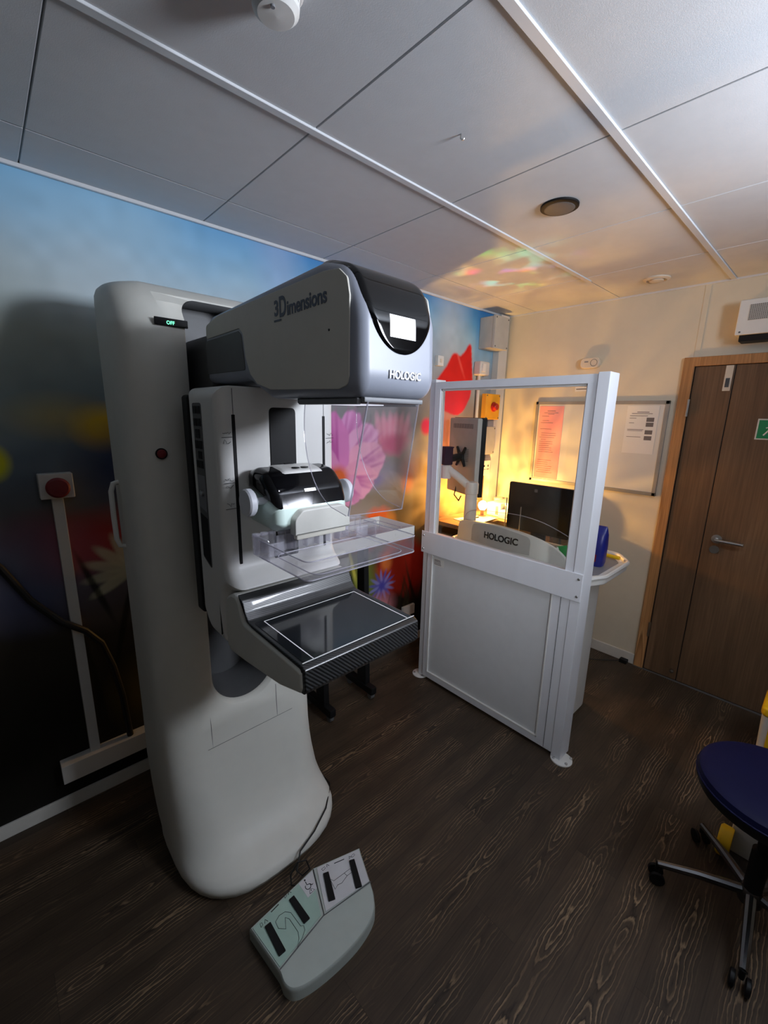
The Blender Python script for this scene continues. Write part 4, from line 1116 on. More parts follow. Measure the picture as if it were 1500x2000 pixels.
# detector housing with the black imaging platform
dp = [(1.084, 1.040), (1.084, 1.150), (1.072, 1.183), (1.036, 1.203), (1.012, 1.205), (.992, 1.190), (.980, 1.160), (.970, 1.143), (.712, 1.141), (.694, 1.137), (.692, 1.100), (.700, 1.083), (.793, 1.056), (.967, 1.032), (1.064, 1.022)]
dpr = [0.01, .03, .03, .02, .01, .02, .01, .01, .01, .004, .006, .01, .06, .06, .01]
dh = MB(); prism_round(dh, dp, dpr, 4, ax0, ax1, .010, 4); dh = dh.build('detector_housing', M['white_soft'], mach, sharp=40)
bp_ = [(1.004, 1.2095), (.978, 1.199), (.966, 1.172), (.948, 1.1535), (.92, 1.1525), (.700, 1.1515), (.686, 1.146), (.684, 1.098), (.692, 1.085), (.703, 1.084), (.703, 1.140), (.93, 1.144), (.96, 1.15), (.972, 1.185), (.998, 1.203)]
bpr = [.001, .02, .02, .02, .02, .012, .008, .012, .006, .001, .006, .01, .01, .01, .001]
pl = MB(); prism_round(pl, bp_, bpr, 4, ax0 + .0035, ax1 - .0035, .003, 3); pl = pl.build('detector_cover', M['carbon'], mach, sharp=40)
MB().prism(rrect(ax0 + .013, ax1 - .013, .700, .935, .01), 'Z', 1.1500, 1.1537, .0006, 1).build('imaging_surface', M['panel_black'], mach)
isf = bpy.data.objects['imaging_surface']
f = MB(); zz = 1.1541
x0, x1, y0, y1 = .457, .748, .702, .927
for lo, hi in (((x0, y1 - .0012), (x1, y1 + .0012)), ((x0 - .0012, y0), (x0 + .0012, y1)), ((x1 - .0012, y0), (x1 + .0012, y1)), ((ax0 + .008, y0 - .0014), (ax1 - .004, y0 + .0014))):
    f.box((lo[0], lo[1], 1.1534), (hi[0], hi[1], zz))
f.build('field_outline', M['paint_white'], isf)

# ================================================================== FOOT SWITCH
ft = thing('foot_switch', 'white two-section foot pedal with four black bars on the floor in front of the machine', 'foot pedal', (.60, .93, 0))
out = [(.411, 1.036), (.669, 1.059), (.845, 1.004), (.794, .879), (.757, .806), (.642, .776), (.528, .786), (.450, .808), (.422, .841), (.426, .874)]
out = [(.411, 1.036), (.426, .874), (.424, .838), (.448, .806), (.528, .784), (.642, .774), (.735, .795), (.765, .822), (.794, .879), (.845, 1.004), (.669, 1.059)]
def scl(P, s, c=(.62, .92)): return [(c[0] + (x - c[0]) * s, c[1] + (y - c[1]) * s) for x, y in P]
P = [(.669, 1.059), (.411, 1.036)] + [tuple(.5 * ((2 * b_) + (-a + c_) * t + (2 * a - 5 * b_ + 4 * c_ - d_) * t * t + (-a + 3 * b_ - 3 * c_ + d_) * t ** 3)) for a, b_, c_, d_ in [[Vector(q) for q in w4] for w4 in zip([(.40, 1.0), (.426, .885), (.424, .835), (.450, .802), (.535, .782), (.650, .778), (.737, .799), (.775, .840)], [(.426, .885), (.424, .835), (.450, .802), (.535, .782), (.650, .778), (.737, .799), (.775, .840), (.794, .879)], [(.424, .835), (.450, .802), (.535, .782), (.650, .778), (.737, .799), (.775, .840), (.794, .879), (.845, 1.004)], [(.450, .802), (.535, .782), (.650, .778), (.737, .799), (.775, .840), (.794, .879), (.845, 1.004), (.87, 1.05)])] for t in (0, .2, .4, .6, .8)] + [(.845, 1.004)]
MB().loft([[(x, y, .0) for x, y in scl(P, 1.0)], [(x, y, .034) for x, y in scl(P, 1.0)], [(x, y, .042) for x, y in scl(P, .992)], [(x, y, .046) for x, y in scl(P, .975)]]).build('base_shell', M['pedal'], ft, sharp=40)
J = (.613, .911)
def plate(name, poly, m, z=.0462, th=.0022):
    return MB().prism(poly, 'Z', z, z + th, .0007, 1).build(name, m, ft)
pa = plate('arm_plate', [(.419, 1.029), (.434, .882), (.604, .912), (.655, 1.046), (.640, 1.049)], M['pedal_mint'])
pb = plate('compression_plate', [(.678, 1.048), (.836, 1.000), (.792, .886), (.621, .910)], M['pedal_pale'])
ws = MB().prism([(.600, 1.044), (.660, 1.050), (.640, .990), (.600, .985)], 'Z', .0484, .0490).build('sticker', M['pedal_pale'], pa, label='pale grey sticker with wheelchair symbol')
g = MB()
def ln(mb, pts, wdt=.0012, z=.0487): mb.tube([(x, y, z) for x, y in pts], wdt, 4)
ln(g, [(.666, 1.052), (.612, .905), (.795, .881)], .0022, .0478); ln(g, [(.611, .906), (.432, .876)], .0018, .0478)
g.build('panel_gaps', M['dark_grey'], ft)
def barm(par, A, B, wdt=.020):
    A, B = Vector(A), Vector(B); d = (B - A).normalized(); n_ = Vector((-d.y, d.x)) * wdt / 2
    poly = [tuple(A + n_), tuple(A - n_), tuple(B - n_ * 1.15), tuple(B + n_ * 1.15)]
    MB().prism(rounded(poly, .002, 3), 'Z', .0478, .0545, .0015, 2).build('pedal_bar', M['black'], par)
barm(pa, (.459, 1.004), (.456, .904)); barm(pa, (.557, 1.021), (.559, .927)); barm(pb, (.692, 1.010), (.656, .922)); barm(pb, (.790, .983), (.750, .892))
# printed symbols
s1 = MB()
ln(s1, [(.545, .945), (.555, .955), (.560, .975), (.545, .985), (.535, .995), (.505, .998), (.485, .985), (.484, .965), (.500, .955), (.505, .975), (.525, .978), (.527, .945), (.515, .925), (.495, .905), (.53, .92), (.545, .945)] if False else [(.480, .972), (.482, .995), (.500, 1.003), (.520, 1.000), (.533, .985), (.537, .930), (.545, .925), (.541, .912), (.525, .900), (.498, .888), (.515, .905), (.522, .922), (.520, .972), (.512, .985), (.497, .955), (.480, .972)], .0008)
for x, y, s in ((.440, 1.012, 1), (.541, 1.036, 1)):
    ln(s1, [(x, y), (x + .008, y + .003), (x + .008, y + .011), (x + .002, y + .012), (x, y)], .0007); ln(s1, [(x + .014, y + .002), (x + .020, y + .012), (x + .025, y + .001)], .0010)
ln(s1, [(.485, 1.030), (.515, 1.034)], .0018)
s1.build('arm_symbols', M['ink'], pa)
s2 = MB()
ln(s2, [(.688, .962), (.692, .984), (.698, .970), (.742, .966), (.768, .964), (.765, .950), (.744, .952), (.715, .945), (.700, .950), (.686, .944), (.688, .962)], .0008); ln(s2, [(.742, .966), (.744, .952)], .0007)
for x, y in ((.690, 1.024), (.800, .990)):
    ln(s2, [(x, y), (x + .012, y + .002), (x + .012, y + .008), (x - .002, y + .008), (x, y)], .0007)
    ln(s2, [(x + .018, y + .001), (x + .022, y + .010), (x + .027, y)], .0010) if x < .75 else ln(s2, [(x - .012, y + .003), (x - .008, y + .012), (x - .003, y + .003)], .0010)
ln(s2, [(.735, 1.018), (.772, 1.006)], .0016)
s2.build('compression_symbols', M['ink'], pb)
s3 = MB()
s3.lathe([(0, 0), (.0032, 0), (.0032, .0008), (0, .001)], (.622, 1.040, .0488), 'Z', 12)
ln(s3, [(.621, 1.034), (.620, 1.022), (.629, 1.019), (.634, 1.010), (.638, 1.012)], .0014, .0492)
ln(s3, [(.620 + .0095 * math.cos(a), 1.015 + .0095 * math.sin(a)) for a in [2.2 + k * .42 for k in range(11)]], .0012, .0492)
ln(s3, [(.612, .990), (.632, .991), (.621, 1.007), (.612, .990)], .0009, .0492); ln(s3, [(.6215, 1.001), (.6215, .995)], .0012, .0492)
s3.build('wheelchair_symbol', M['ink'], ws)
MB().tube([(.60, 1.052, .03), (.592, 1.082, .012), (.60, 1.10, .035), (.63, 1.10, .065), (.660, 1.09, .06), (.665, 1.075, .03), (.64, 1.085, .01), (.625, 1.10, .03), (.66, 1.13, .064), (.74, 1.155, .073), (.83, 1.205, .076), (.90, 1.28, .060), (.945, 1.34, .02), (.955, 1.40, .005), (.945, 1.55, .005)], .0032, 8).build('cord', M['cable'], ft)

# ================================================================== PROTECTIVE SCREEN
scn = thing('protective_screen', 'tall white framed radiation screen with a clear window above a grey board', 'screen', (1.94, 1.18, 0))
px0, px1 = 1.890, 1.985
def post(y0, y1, zt, dx0, dx1):
    m = MB(); m.box((dx0, y0, .006), (dx1, y1, zt), .003); return m.build('post', M['alu'], scn)
p1 = post(.700, .748, 1.862, 1.885, 1.985); p2 = post(1.630, 1.672, 1.872, 1.900, 1.985)
for p_, yc, xc in ((p1, .702, 1.90), (p2, 1.665, 1.905)):
    MB().lathe([(0, 0), (.052, 0), (.052, .005), (.046, .009), (0, .009)], (xc + .01, yc, 0), 'Z', 32).build('foot_plate', M['white'], p_)
    for dx, dy in ((-.022, -.034), (.03, -.036), (-.03, .026)):
        MB().lathe([(0, .008), (.007, .008), (.007, .013), (.004, .015), (0, .015)], (xc + .01 + dx, yc + dy, 0), 'Z', 12).build('bolt', M['steel'], p_)
fr = MB()   # upper frame round the glass
za, zb = .93, 1.852
fr.box((1.892, .7485, za), (1.925, .790, zb), .002); fr.box((1.892, 1.590, za), (1.925, 1.6295, zb), .002); fr.box((1.8915, .7485, zb - .034), (1.9255, 1.6295, zb + .004), .002)
fr.build('window_frame', M['alu'], scn)
bd = MB()
for yv in (.7905, 1.5895): bd.box((1.902, yv - .006, za + .05), (1.915, yv + .006, zb - .034), .001, 1)
bd.box((1.902, .79, zb - .044), (1.915, 1.59, zb - .034), .001, 1)
bd.build('glazing_bead', M['white'], scn)
MB().box((1.906, .786, .96), (1.911, 1.594, zb - .03)).build('window_pane', M['glass'], scn)
md = MB(); md.box((1.878, .700, .858), (1.884, 1.672, .992), .0015, 1); md.box((1.884, .75, .87), (1.93, 1.63, .985), .002)
md = md.build('middle_rail', M['alu'], scn)
for yv in (.718, 1.655):
    for zv in (.882, .966): MB().lathe([(0, 0), (.0065, 0), (.005, -.003), (0, -.0035)], (1.878, yv, zv), 'X', 14).build('screw', M['steel'], md)
lf = MB()
lf.box((1.890, .7485, .03), (1.93, .835, .862), .003); lf.box((1.890, 1.592, .03), (1.93, 1.6295, .862), .003); lf.box((1.8895, .7485, .022), (1.9305, 1.6295, .062), .003)
lf.build('lower_frame', M['alu'], scn)
MB().box((1.888, .790, .03), (1.8898, .792, .858)).build('frame_groove', M['seam'], bpy.data.objects['lower_frame'])
bb = MB()
for lo, hi in (((.832, .058), (.839, .862)), ((1.588, .058), (1.596, .862)), ((.832, .058), (1.596, .066))): bb.box((1.888, lo[0], lo[1]), (1.90, hi[0], hi[1]), .001, 1)
bb.build('board_bead', M['white'], scn)
brd = MB().box((1.899, .836, .06), (1.915, 1.592, .862)).build('lower_board', M['board'], scn)
lb = MB(); rnd = random.Random(5)
MB().box((1.8982, 1.505, .790), (1.8992, 1.582, .835)).build('rating_sticker', M['paper'], brd)
rows = []
for k, z in enumerate((.824, .816, .806, .797)): rows.append((1.578, 1.578 - rnd.uniform(.03, .055), z, .004))
lines(lb, 1.8981, rows); lb.build('sticker_print', M['print'], brd)

# ================================================================== ACQUISITION WORKSTATION
ws_ = thing('workstation', 'white console with a curved clear barrier and black lettering, standing behind the protective screen', 'workstation', (2.35, 1.2, 0))
cab = MB()
secs = []
for z, r_ in ((.0, -.02), (.02, 0), (.78, 0), (.81, -.01), (.82, -.03)):
    secs.append([(x, y, z) for x, y in rrect(2.17 - r_, 2.46 + r_, .80 - r_, 1.56 + r_, .09, 7)])
cab.loft(secs); cab.build('cabinet', M['white'], ws_)
tb = MB(); tb.prism(rounded([(2.02, .76), (2.16, .70), (2.48, .70), (2.60, .79), (2.60, .90), (2.48, .99), (2.48, 1.62), (2.10, 1.62)], [.05, .08, .08, .07, .05, .05, .03, .05], 6), 'Z', .868, .905, .010, 3); tb.build('table_top', M['white'], ws_)
MB().prism(rounded([(2.07, .80), (2.18, .74), (2.46, .74), (2.56, .81), (2.56, .88), (2.45, .96), (2.45, 1.58), (2.13, 1.58)], .04, 6), 'Z', .9035, .9065).build('grey_mat', M['mid_grey'], ws_)
rim = MB(); q = rounded([(2.02, .76), (2.16, .70), (2.48, .70), (2.60, .79), (2.60, .90), (2.48, .99), (2.48, 1.62), (2.10, 1.62)], [.05, .08, .08, .07, .05, .05, .03, .05], 6)
rim.tube([(x, y, .912) for x, y in q + q[:2]], .012, 8); rim.build('table_rim', M['white'], ws_)
MB().tube([(2.30, .76, .87), (2.30, .76, .845)], .012, 10).build('table_bumper', M['dark_grey'], ws_)
MB().box((2.22, .9, .80), (2.42, 1.45, .875), .01).build('neck', M['white'], ws_)
# front arch
AR = [(1.603, .88), (1.590, 1.005), (1.555, 1.040), (1.438, 1.062), (1.263, 1.076), (1.102, 1.060), (.981, 1.022), (.911, .970), (.890, .920), (.888, .86)]
arc = []
def crx(y, base): return base + .10 * ((y - 1.25) / .38) ** 2
def catmull(P, n=6):
    out_ = []
    for i in range(len(P) - 1):
        a, b_, c_, d_ = (Vector(P[max(0, i - 1)]), Vector(P[i]), Vector(P[i + 1]), Vector(P[min(len(P) - 1, i + 2)]))
        for k in range(n):
            t = k / n; out_.append(tuple(.5 * ((2 * b_) + (-a + c_) * t + (2 * a - 5 * b_ + 4 * c_ - d_) * t * t + (-a + 3 * b_ - 3 * c_ + d_) * t ** 3)))
    out_.append(tuple(P[-1])); return out_
def curved_panel(P, base, th, zlow, name, m, parent):
    T = catmull(P); V = []; n = len(T); nz = 8
    secs = []
    for y, z in T:
        x = crx(y, base); col_ = []
        for k in range(nz + 1): col_.append((x, y, zlow + (z - zlow) * k / nz))
        for k in range(nz, -1, -1): col_.append((x + th, y, zlow + (z - zlow) * k / nz))
        secs.append(col_)
    return MB().loft(secs).build(name, m, parent, sharp=50)
ap = curved_panel(AR, 2.055, .02, .80, 'front_arch', M['white_soft'], ws_)
OV = [(1.452, 1.015), (1.440, 1.046), (1.40, 1.058), (1.263, 1.0705), (1.12, 1.054), (1.078, 1.040), (1.068, 1.01), (1.072, .985)]
curved_panel(OV, 2.0535, .002, .945, 'name_plate', M['box_grey'], ap)
GL = [(1.58, .88), (1.56, 1.06), (1.45, 1.125), (1.269, 1.146), (1.142, 1.150), (1.021, 1.126), (.904, 1.068), (.840, 1.015), (.82, .88)]
gp = curved_panel(GL, 2.085, .004, .86, 'clear_barrier', M['glass'], ws_)
MB().tube([(crx(y, 2.087), y, z) for y, z in catmull(GL)], .0022, 6).build('barrier_edge', M['edge_highlight'], gp)
for yv, zt in ((1.262, 1.23), (1.17, 1.19)):
    MB().tube([(2.13, yv, .90), (2.13, yv, zt)], .003, 8).build('barrier_rod', M['steel'], gp)
# lettering bent along the plate
tx = text('lettering', 'HOLOGIC', .052, M['text_black'], bpy.data.objects['name_plate'], (0, 1.350, .988), (0, -1, 0), (0, 0, 1), .0006, .92, 1.0, .0016)
for v in tx.data.vertices: v.co.x += crx(v.co.y, 2.0528)
text('trademark', "'", .02, M['text_black'], bpy.data.objects['name_plate'], (crx(1.148, 2.0528), 1.148, 1.012), (0, -1, 0), (0, 0, 1), .0004)
# things on the workstation table
M['monitor_black'] = mat('monitor_black', (12, 12, 13), .32, spec=.3)
bm1 = thing('black_monitor', 'black glossy flat monitor seen from behind, in front of the whiteboard', 'monitor', (2.42, 1.2, .907))
MB().prism(rrect(.995, 1.395, .990, 1.285, .012), 'X', 2.37, 2.395, .005).build('back_cover', M['monitor_black'], bm1)
MB().prism(rrect(1.001, 1.389, .996, 1.279, .01), 'X', 2.394, 2.400, .001).build('screen', M['panel_black'], bm1)
MB().prism(rrect(1.15, 1.24, .9135, 1.10, .01), 'X', 2.40, 2.425, .004).build('neck', M['black'], bm1)
MB().prism(rrect(2.31, 2.44, 1.08, 1.31, .03), 'Z', .9066, .918, .003).build('base', M['black'], bm1)
MB().box((2.3686, 1.205, 1.24), (2.3706, 1.225, 1.258)).build('badge', M['dark_grey'], bm1)

arm = thing('monitor_arm', 'white swivel arm with a black bracket, rising from the console', 'monitor arm', (2.26, 1.575, .907))
MB().lathe([(0, .9066), (.048, .9066), (.048, .925), (.04, .93), (.038, 1.195), (.042, 1.20), (.042, 1.262), (.036, 1.272), (0, 1.272)], (2.212, 1.565, 0), 'Z', 28).build('pole', M['white'], arm)
a1 = MB(); a1.tube([(2.206, 1.575, 1.238), (2.170, 1.645, 1.300), (2.14, 1.705, 1.345)], .026, 12); a1.build('swing_arm', M['white'], arm)
MB().lathe([(0, 1.285), (.032, 1.285), (.034, 1.30), (.034, 1.365), (.028, 1.37), (0, 1.37)], (2.135, 1.715, 0), 'Z', 22).build('elbow', M['white'], arm)

# portrait monitor hung on the arm
pm_ = thing('portrait_monitor', 'pale grey upright monitor turned away, held on the white arm', 'monitor', (2.27, 1.66, 1.16))
nb = Vector((-.935, .353, 0)).normalized(); hx = Vector((.353, .935, 0)).normalized(); c0 = Vector((2.37, 1.74, 1.412)); tl = Vector((hx.x * -.06, hx.y * -.06, 1)).normalized()
tl = Vector((0, 0, 1))
def pmx(u, v, d): return c0 + hx * u + tl * v + nb * d
def pbox(mb, u0, u1, v0, v1, d0, d1, bev=.003):
    mt = Matrix((hx, tl, nb)).transposed().to_4x4(); mt.translation = c0
    mb.box((u0, v0, d0), (u1, v1, d1), bev, 2, mt); return mb
case = pbox(MB(), -.170, .170, -.252, .252, .0, .038, .010).build('casing', M['box_grey'], pm_)
pbox(MB(), -.173, .173, -.255, .255, -.030, .0005, .004).build('bezel', M['black'], pm_)
pbox(MB(), -.160, .160, -.242, .242, -.0315, -.0295, .0).build('screen', M['panel_black'], pm_)
v_ = MB()
for k in range(16): pbox(v_, -.118 + k * .015, -.111 + k * .015, .185, .215, .0375, .0386, 0)
for a in range(4):
    for b_ in range(8): pbox(v_, -.085 + a * .012, -.079 + a * .012, -.03 + b_ * .011, -.024 + b_ * .011, .0375, .0386, 0)
v_.build('vent_slots', M['dark_grey'], case)
vb = MB()
for sx in (-1, 1):
    for sy in (-1, 1):
        vb.tube([pmx(-.01, 0, .048), pmx(-.01 + sx * .028, sy * .028, .048), pmx(-.01 + sx * .05, sy * .062, .048)], [.016, .011, .008], 8)
pbox(vb, -.04, .02, -.03, .03, .0385, .058, .006)
vb.tube([pmx(-.01, 0, .055), pmx(-.05, -.002, .11), pmx(-.106, -.004, .20)], .024, 10); pbox(vb, -.132, -.080, -.040, .07, .180, .240, .006); pbox(vb, -.138, -.074, .066, .074, .180, .240, .002)
vb = vb.build('mount_bracket', M['black'], pm_)
mb = MB(); mt = Matrix((hx, tl, nb)).transposed().to_4x4(); mt.translation = pmx(-.01, 0, .060)
b_ = bmesh.new(); bmesh.ops.create_cone(b_, cap_ends=True, segments=16, radius1=.011, radius2=.009, depth=.006); mb._merge(b_, mt); mb.build('pivot_bolt', M['steel'], vb)
MB().tube([pmx(.05, -.2, .03), pmx(.04, -.27, .05), pmx(-.02, -.30, .05), pmx(-.06, -.26, .06)], .005, 8).build('cable', M['cable'], pm_)

# wipes and other things on the table
bag = thing('wipes_pack', 'blue printed refill pack standing at the right end of the console table', 'pack', (2.33, .83, .907))
secs = []
for z, hw_, hd in ((.907, .068, .040), (.93, .074, .046), (1.02, .076, .046), (1.08, .074, .036), (1.11, .070, .014), (1.125, .066, .005)):
    secs.append([(2.33 + hd * math.cos(a) * (abs(math.cos(a)) ** -.4 if abs(math.cos(a)) > .01 else 1), .845 + hw_ * math.sin(a) * (abs(math.sin(a)) ** -.4 if abs(math.sin(a)) > .01 else 1), z) for a in [2 * PI * k / 28 for k in range(28)]])
bg = MB().loft(secs).build('pouch', M['blue_bag'], bag)
MB().box((2.283, .80, .935), (2.287, .90, .975), .001).build('label_band', M['dark_red'], bg)
MB().box((2.2825, .82, .99), (2.2845, .89, 1.004)).build('label_print', M['paper'], bg)
gr = thing('green_packet', 'green plastic packet with a white flap on the console table behind the barrier', 'packet', (2.27, .95, .907))
secs = []
for x, h_, y0, y1 in ((2.22, .004, .925, .985), (2.235, .05, .91, 1.0), (2.27, .085, .90, 1.01), (2.31, .06, .90, 1.0), (2.33, .004, .92, .985)):
    secs.append([(x, y0, .907), (x, y1, .907), (x, y1 - .005, .907 + h_ * .8), (x, (y0 + y1) / 2, .907 + h_), (x, y0 + .005, .907 + h_ * .75)])
g_ = MB().loft(secs).build('packet_body', M['green'], gr)
MB().tube([(2.216, .985, .985), (2.212, .975, .955), (2.215, .955, .93), (2.22, .94, .925)], [.010, .013, .012, .008], 6).build('flap', M['paper'], g_)
tag(MB().lathe([(0, 0), (.009, 0), (.010, .004), (.010, .09), (.006, .098), (.004, .12), (0, .122)], (2.50, .75, .922), 'Y', 14).build('highlighter_pen', M['bin_yellow']), 'yellow marker pen lying on the right end of the console table', 'pen')
tag(MB().prism(rounded([(.93, .908), (.87, .908), (.865, 1.0), (.93, 1.06), (.97, 1.0)], .015, 3), 'X', 2.41, 2.47, .012).build('blue_pouch', mat('teal_pouch', (30, 70, 92), .5)), 'dark teal pouch between the black monitor and the blue pack', 'pouch')

# ================================================================== CORNER DESK
desk = thing('corner_desk', 'wooden corner worktop with warm lamplight on it', 'desk', (2.75, 1.75, 0))
tp_ = MB(); tp_.prism([(2.34, 1.985), (2.34, 1.70), (2.70, 1.66), (2.70, 1.18), (3.125, 1.18), (3.125, 1.985)], 'Z', .90, .93, .003); tp_.build('worktop', M['counter'], desk)
MB().box((2.36, 1.93, 0.0), (2.39, 1.98, .90), .003).build('leg', M['dark_grey'], desk); MB().box((2.72, 1.20, 0), (2.76, 1.24, .90), .003).build('leg', M['dark_grey'], desk)
MB().box((2.80, 1.30, 0.0), (3.12, 1.95, .90), .004).build('pedestal', M['counter'], desk)

lamp = thing('desk_lamp', 'small glowing warm table lamp on the corner desk behind the white arm', 'lamp', (2.70, 1.80, .93))
MB().lathe([(0, 0), (.042, 0), (.042, .008), (.014, .016), (.012, .05), (.018, .058), (0, .058)], (2.70, 1.80, .93), 'Z', 24).build('base', M['oak'], lamp)
MB().lathe([(0, .052), (.018, .056), (.030, .072), (.034, .090), (.030, .108), (.016, .122), (0, .126)], (2.70, 1.80, .93), 'Z', 24).build('bulb', M['bulb'], lamp)

bx_lab = ['white glove carton beside the lamp, lowest of its stack', 'white glove carton on the desk nearest the black monitor', 'white carton on top of the stack beside the lamp', 'white carton at the rear of the desk stack', 'open white carton on top of the rear stack']
bxs = [((2.80, 1.60), .93, .115, .12, .062), ((2.915, 1.60), .93, .10, .12, .062), ((2.83, 1.66), .993, .12, .13, .062), ((2.96, 1.68), .993, .09, .12, .06), ((2.93, 1.75), .993, .10, .10, .09)]
bxs = [((2.765, 1.585), .93, .10, .115, .060), ((2.875, 1.585), .93, .10, .115, .060), ((2.80, 1.705), .93, .14, .12, .10), ((2.945, 1.705), .93, .12, .12, .10), ((2.83, 1.59), .991, .11, .10, .05)]
for k, ((bx_, by_), bz, sx, sy, sz) in enumerate(bxs):
    t = thing('glove_carton', bx_lab[k], 'box', (bx_ + sx / 2, by_ + sy / 2, bz), 'cartons on the corner desk')
    MB().box((bx_, by_, bz + .0005), (bx_ + sx, by_ + sy, bz + sz), .002, 1).build('carton', M['paper'], t)
    MB().box((bx_ - .0007, by_ + .02, bz + .015), (bx_ + .0005, by_ + .045, bz + sz - .018)).build('printed_label', M['print'], t)
    MB().box((bx_ + .02, by_ - .0007, bz + .014), (bx_ + sx * .5, by_ + .0005, bz + sz * .45)).build('printed_label', M['print'], t)
rnd = random.Random(21)
for k in range(3):
    a = rnd.uniform(-.25, .25); u = Vector((math.cos(a), math.sin(a), 0)); v = Vector((-u.y, u.x, 0)); c_ = Vector((2.56 + k * .03, 1.80 - k * .025, 0)); z = .9305 + k * .0035
    mb = MB(); q = [c_ + u * (sx * .105) + v * (sy * .075) for sx, sy in ((-1, -1), (1, -1), (1, 1), (-1, 1))]
    mb.prism([(p.x, p.y) for p in q], 'Z', z, z + .003)
    tag(mb.build('notepad', M['paper']), ['white paper pad lowest under the lamp on the desk', 'white paper pad in the middle of the pile by the lamp', 'white paper pad on top of the pile by the lamp'][k], 'paper pad', 'paper pads by the lamp')
tag(MB().tube([(2.50, 1.80, .942), (2.62, 1.775, .945)], .005, 8).build('ballpoint_pen', M['black']), 'dark pen lying on the paper pads under the lamp', 'pen')
tag(MB().loft([[(3.02 + (.07 + .01 * math.sin(3 * a)) * s_ * math.cos(a), 1.385 + .17 * s_ * math.sin(a), z) for a in [2 * PI * k / 24 for k in range(24)]] for z, s_ in ((.9305, .9), (.96, 1.0), (1.04, .95), (1.10, .75), (1.13, .4))]).build('black_bag', M['black_cloth']), 'soft black bag on the desk below the whiteboard', 'bag')
cupx, cupy = 3.06, 1.895
cp_ = thing('paper_cup', 'small white cup at the back of the corner desk', 'cup', (cupx, cupy, .93))
MB().lathe([(0, .0), (.026, .0), (.036, .09), (.033, .09), (.024, .006), (0, .006)], (cupx, cupy, .9305), 'Z', 24).build('cup_wall', M['paper'], cp_)
MB().lathe([(.0345, .088), (.0375, .090), (.0375, .093), (.0335, .092)], (cupx, cupy, .9305), 'Z', 24).build('rim', M['white'], cp_)

# ================================================================== PADDLE TROLLEY BEHIND THE MACHINE
tr = thing('paddle_trolley', 'black legged trolley with a white top, between the machine and the screen', 'trolley', (1.45, 1.78, 0))
MB().prism(rrect(1.16, 1.76, 1.62, 1.93, .02), 'Z', .985, 1.00, .003).build('top_shelf', M['white'], tr)
lp = MB(); lp.box((1.16, 1.62, 1.0), (1.76, 1.626, 1.05), .001, 1); lp.box((1.16, 1.924, 1.0), (1.76, 1.93, 1.05), .001, 1); lp.box((1.16, 1.62, 1.0), (1.166, 1.93, 1.05), .001, 1); lp.box((1.754, 1.62, 1.0), (1.76, 1.93, 1.05), .001, 1)
lp.box((1.60, 1.6185, 1.018), (1.70, 1.6205, 1.03)); lp.build('shelf_lip', M['white'], tr)
for x in (1.20, 1.50):
    MB().prism([(1.72, .07), (1.80, .07), (1.81, .985), (1.75, .985)], 'X', x - .018, x + .018, .004).build('upright', M['black'], tr)
    lg = MB(); lg.box((x - .022, 1.66, .035), (x + .022, 1.92, .085), .01); lg = lg.build('foot', M['black'], tr)
    for y in (1.69, 1.89): MB().lathe([(0, -.014), (.018, -.014), (.021, -.01), (.021, .01), (.018, .014), (0, .014)], (x, y, .021), 'X', 20).build('caster', M['dark_grey'], lg)
MB().box((1.18, 1.74, .52), (1.52, 1.79, .56), .006).build('cross_bar', M['black'], tr)
t = thing('spare_paddle', 'clear plastic spare paddle lying on the white trolley top', 'paddle', (1.52, 1.76, 1.0))
MB().prism(rrect(1.42, 1.70, 1.66, 1.88, .03), 'Z', 1.001, 1.006, .001, 1).build('plate', M['clear_rib'], t)
e = MB(); q = rrect(1.42, 1.70, 1.66, 1.88, .03); e.tube([(x, y, 1.04) for x, y in q + q[:1]], .0022, 6)
for i in range(0, len(q), 3): e.tube([(q[i][0], q[i][1], 1.003), (q[i][0], q[i][1], 1.04)], .0018, 6)
e.build('rim', M['edge_highlight'], t)

# ================================================================== STOOL AND BINS
st = thing('stool', 'dark blue padded stool on a five-star chrome base', 'stool', (1.70, -.04, 0))
sx_, sy_ = 1.715, -.045
seat_ = MB().lathe([(0, .505), (.208, .505), (.212, .512), (.208, .528), (.190, .540), (.10, .545), (0, .545)], (sx_, sy_, 0), 'Z', 44).build('seat', M['navy'], st)
MB().lathe([(0, .455), (.18, .455), (.203, .468), (.2125, .49), (.2125, .505), (0, .505)], (sx_, sy_, 0), 'Z', 44).build('seat_shell', M['black'], st)
MB().lathe([(.2120, .503), (.2150, .505), (.2150, .509), (.2120, .511)], (sx_, sy_, 0), 'Z', 44).build('seat_piping', M['navy'], st)
MB().lathe([(0, .43), (.10, .43), (.12, .462), (0, .462)], (sx_, sy_, 0), 'Z', 28).build('seat_plate', M['black'], st)
MB().lathe([(0, .09), (.026, .09), (.026, .28), (.016, .285), (.016, .44), (0, .44)], (sx_, sy_, 0), 'Z', 20).build('gas_column', M['black'], st)
MB().lathe([(0, .07), (.034, .07), (.036, .105), (.028, .125), (0, .125)], (sx_, sy_, 0), 'Z', 24).build('hub', M['chrome'], st)
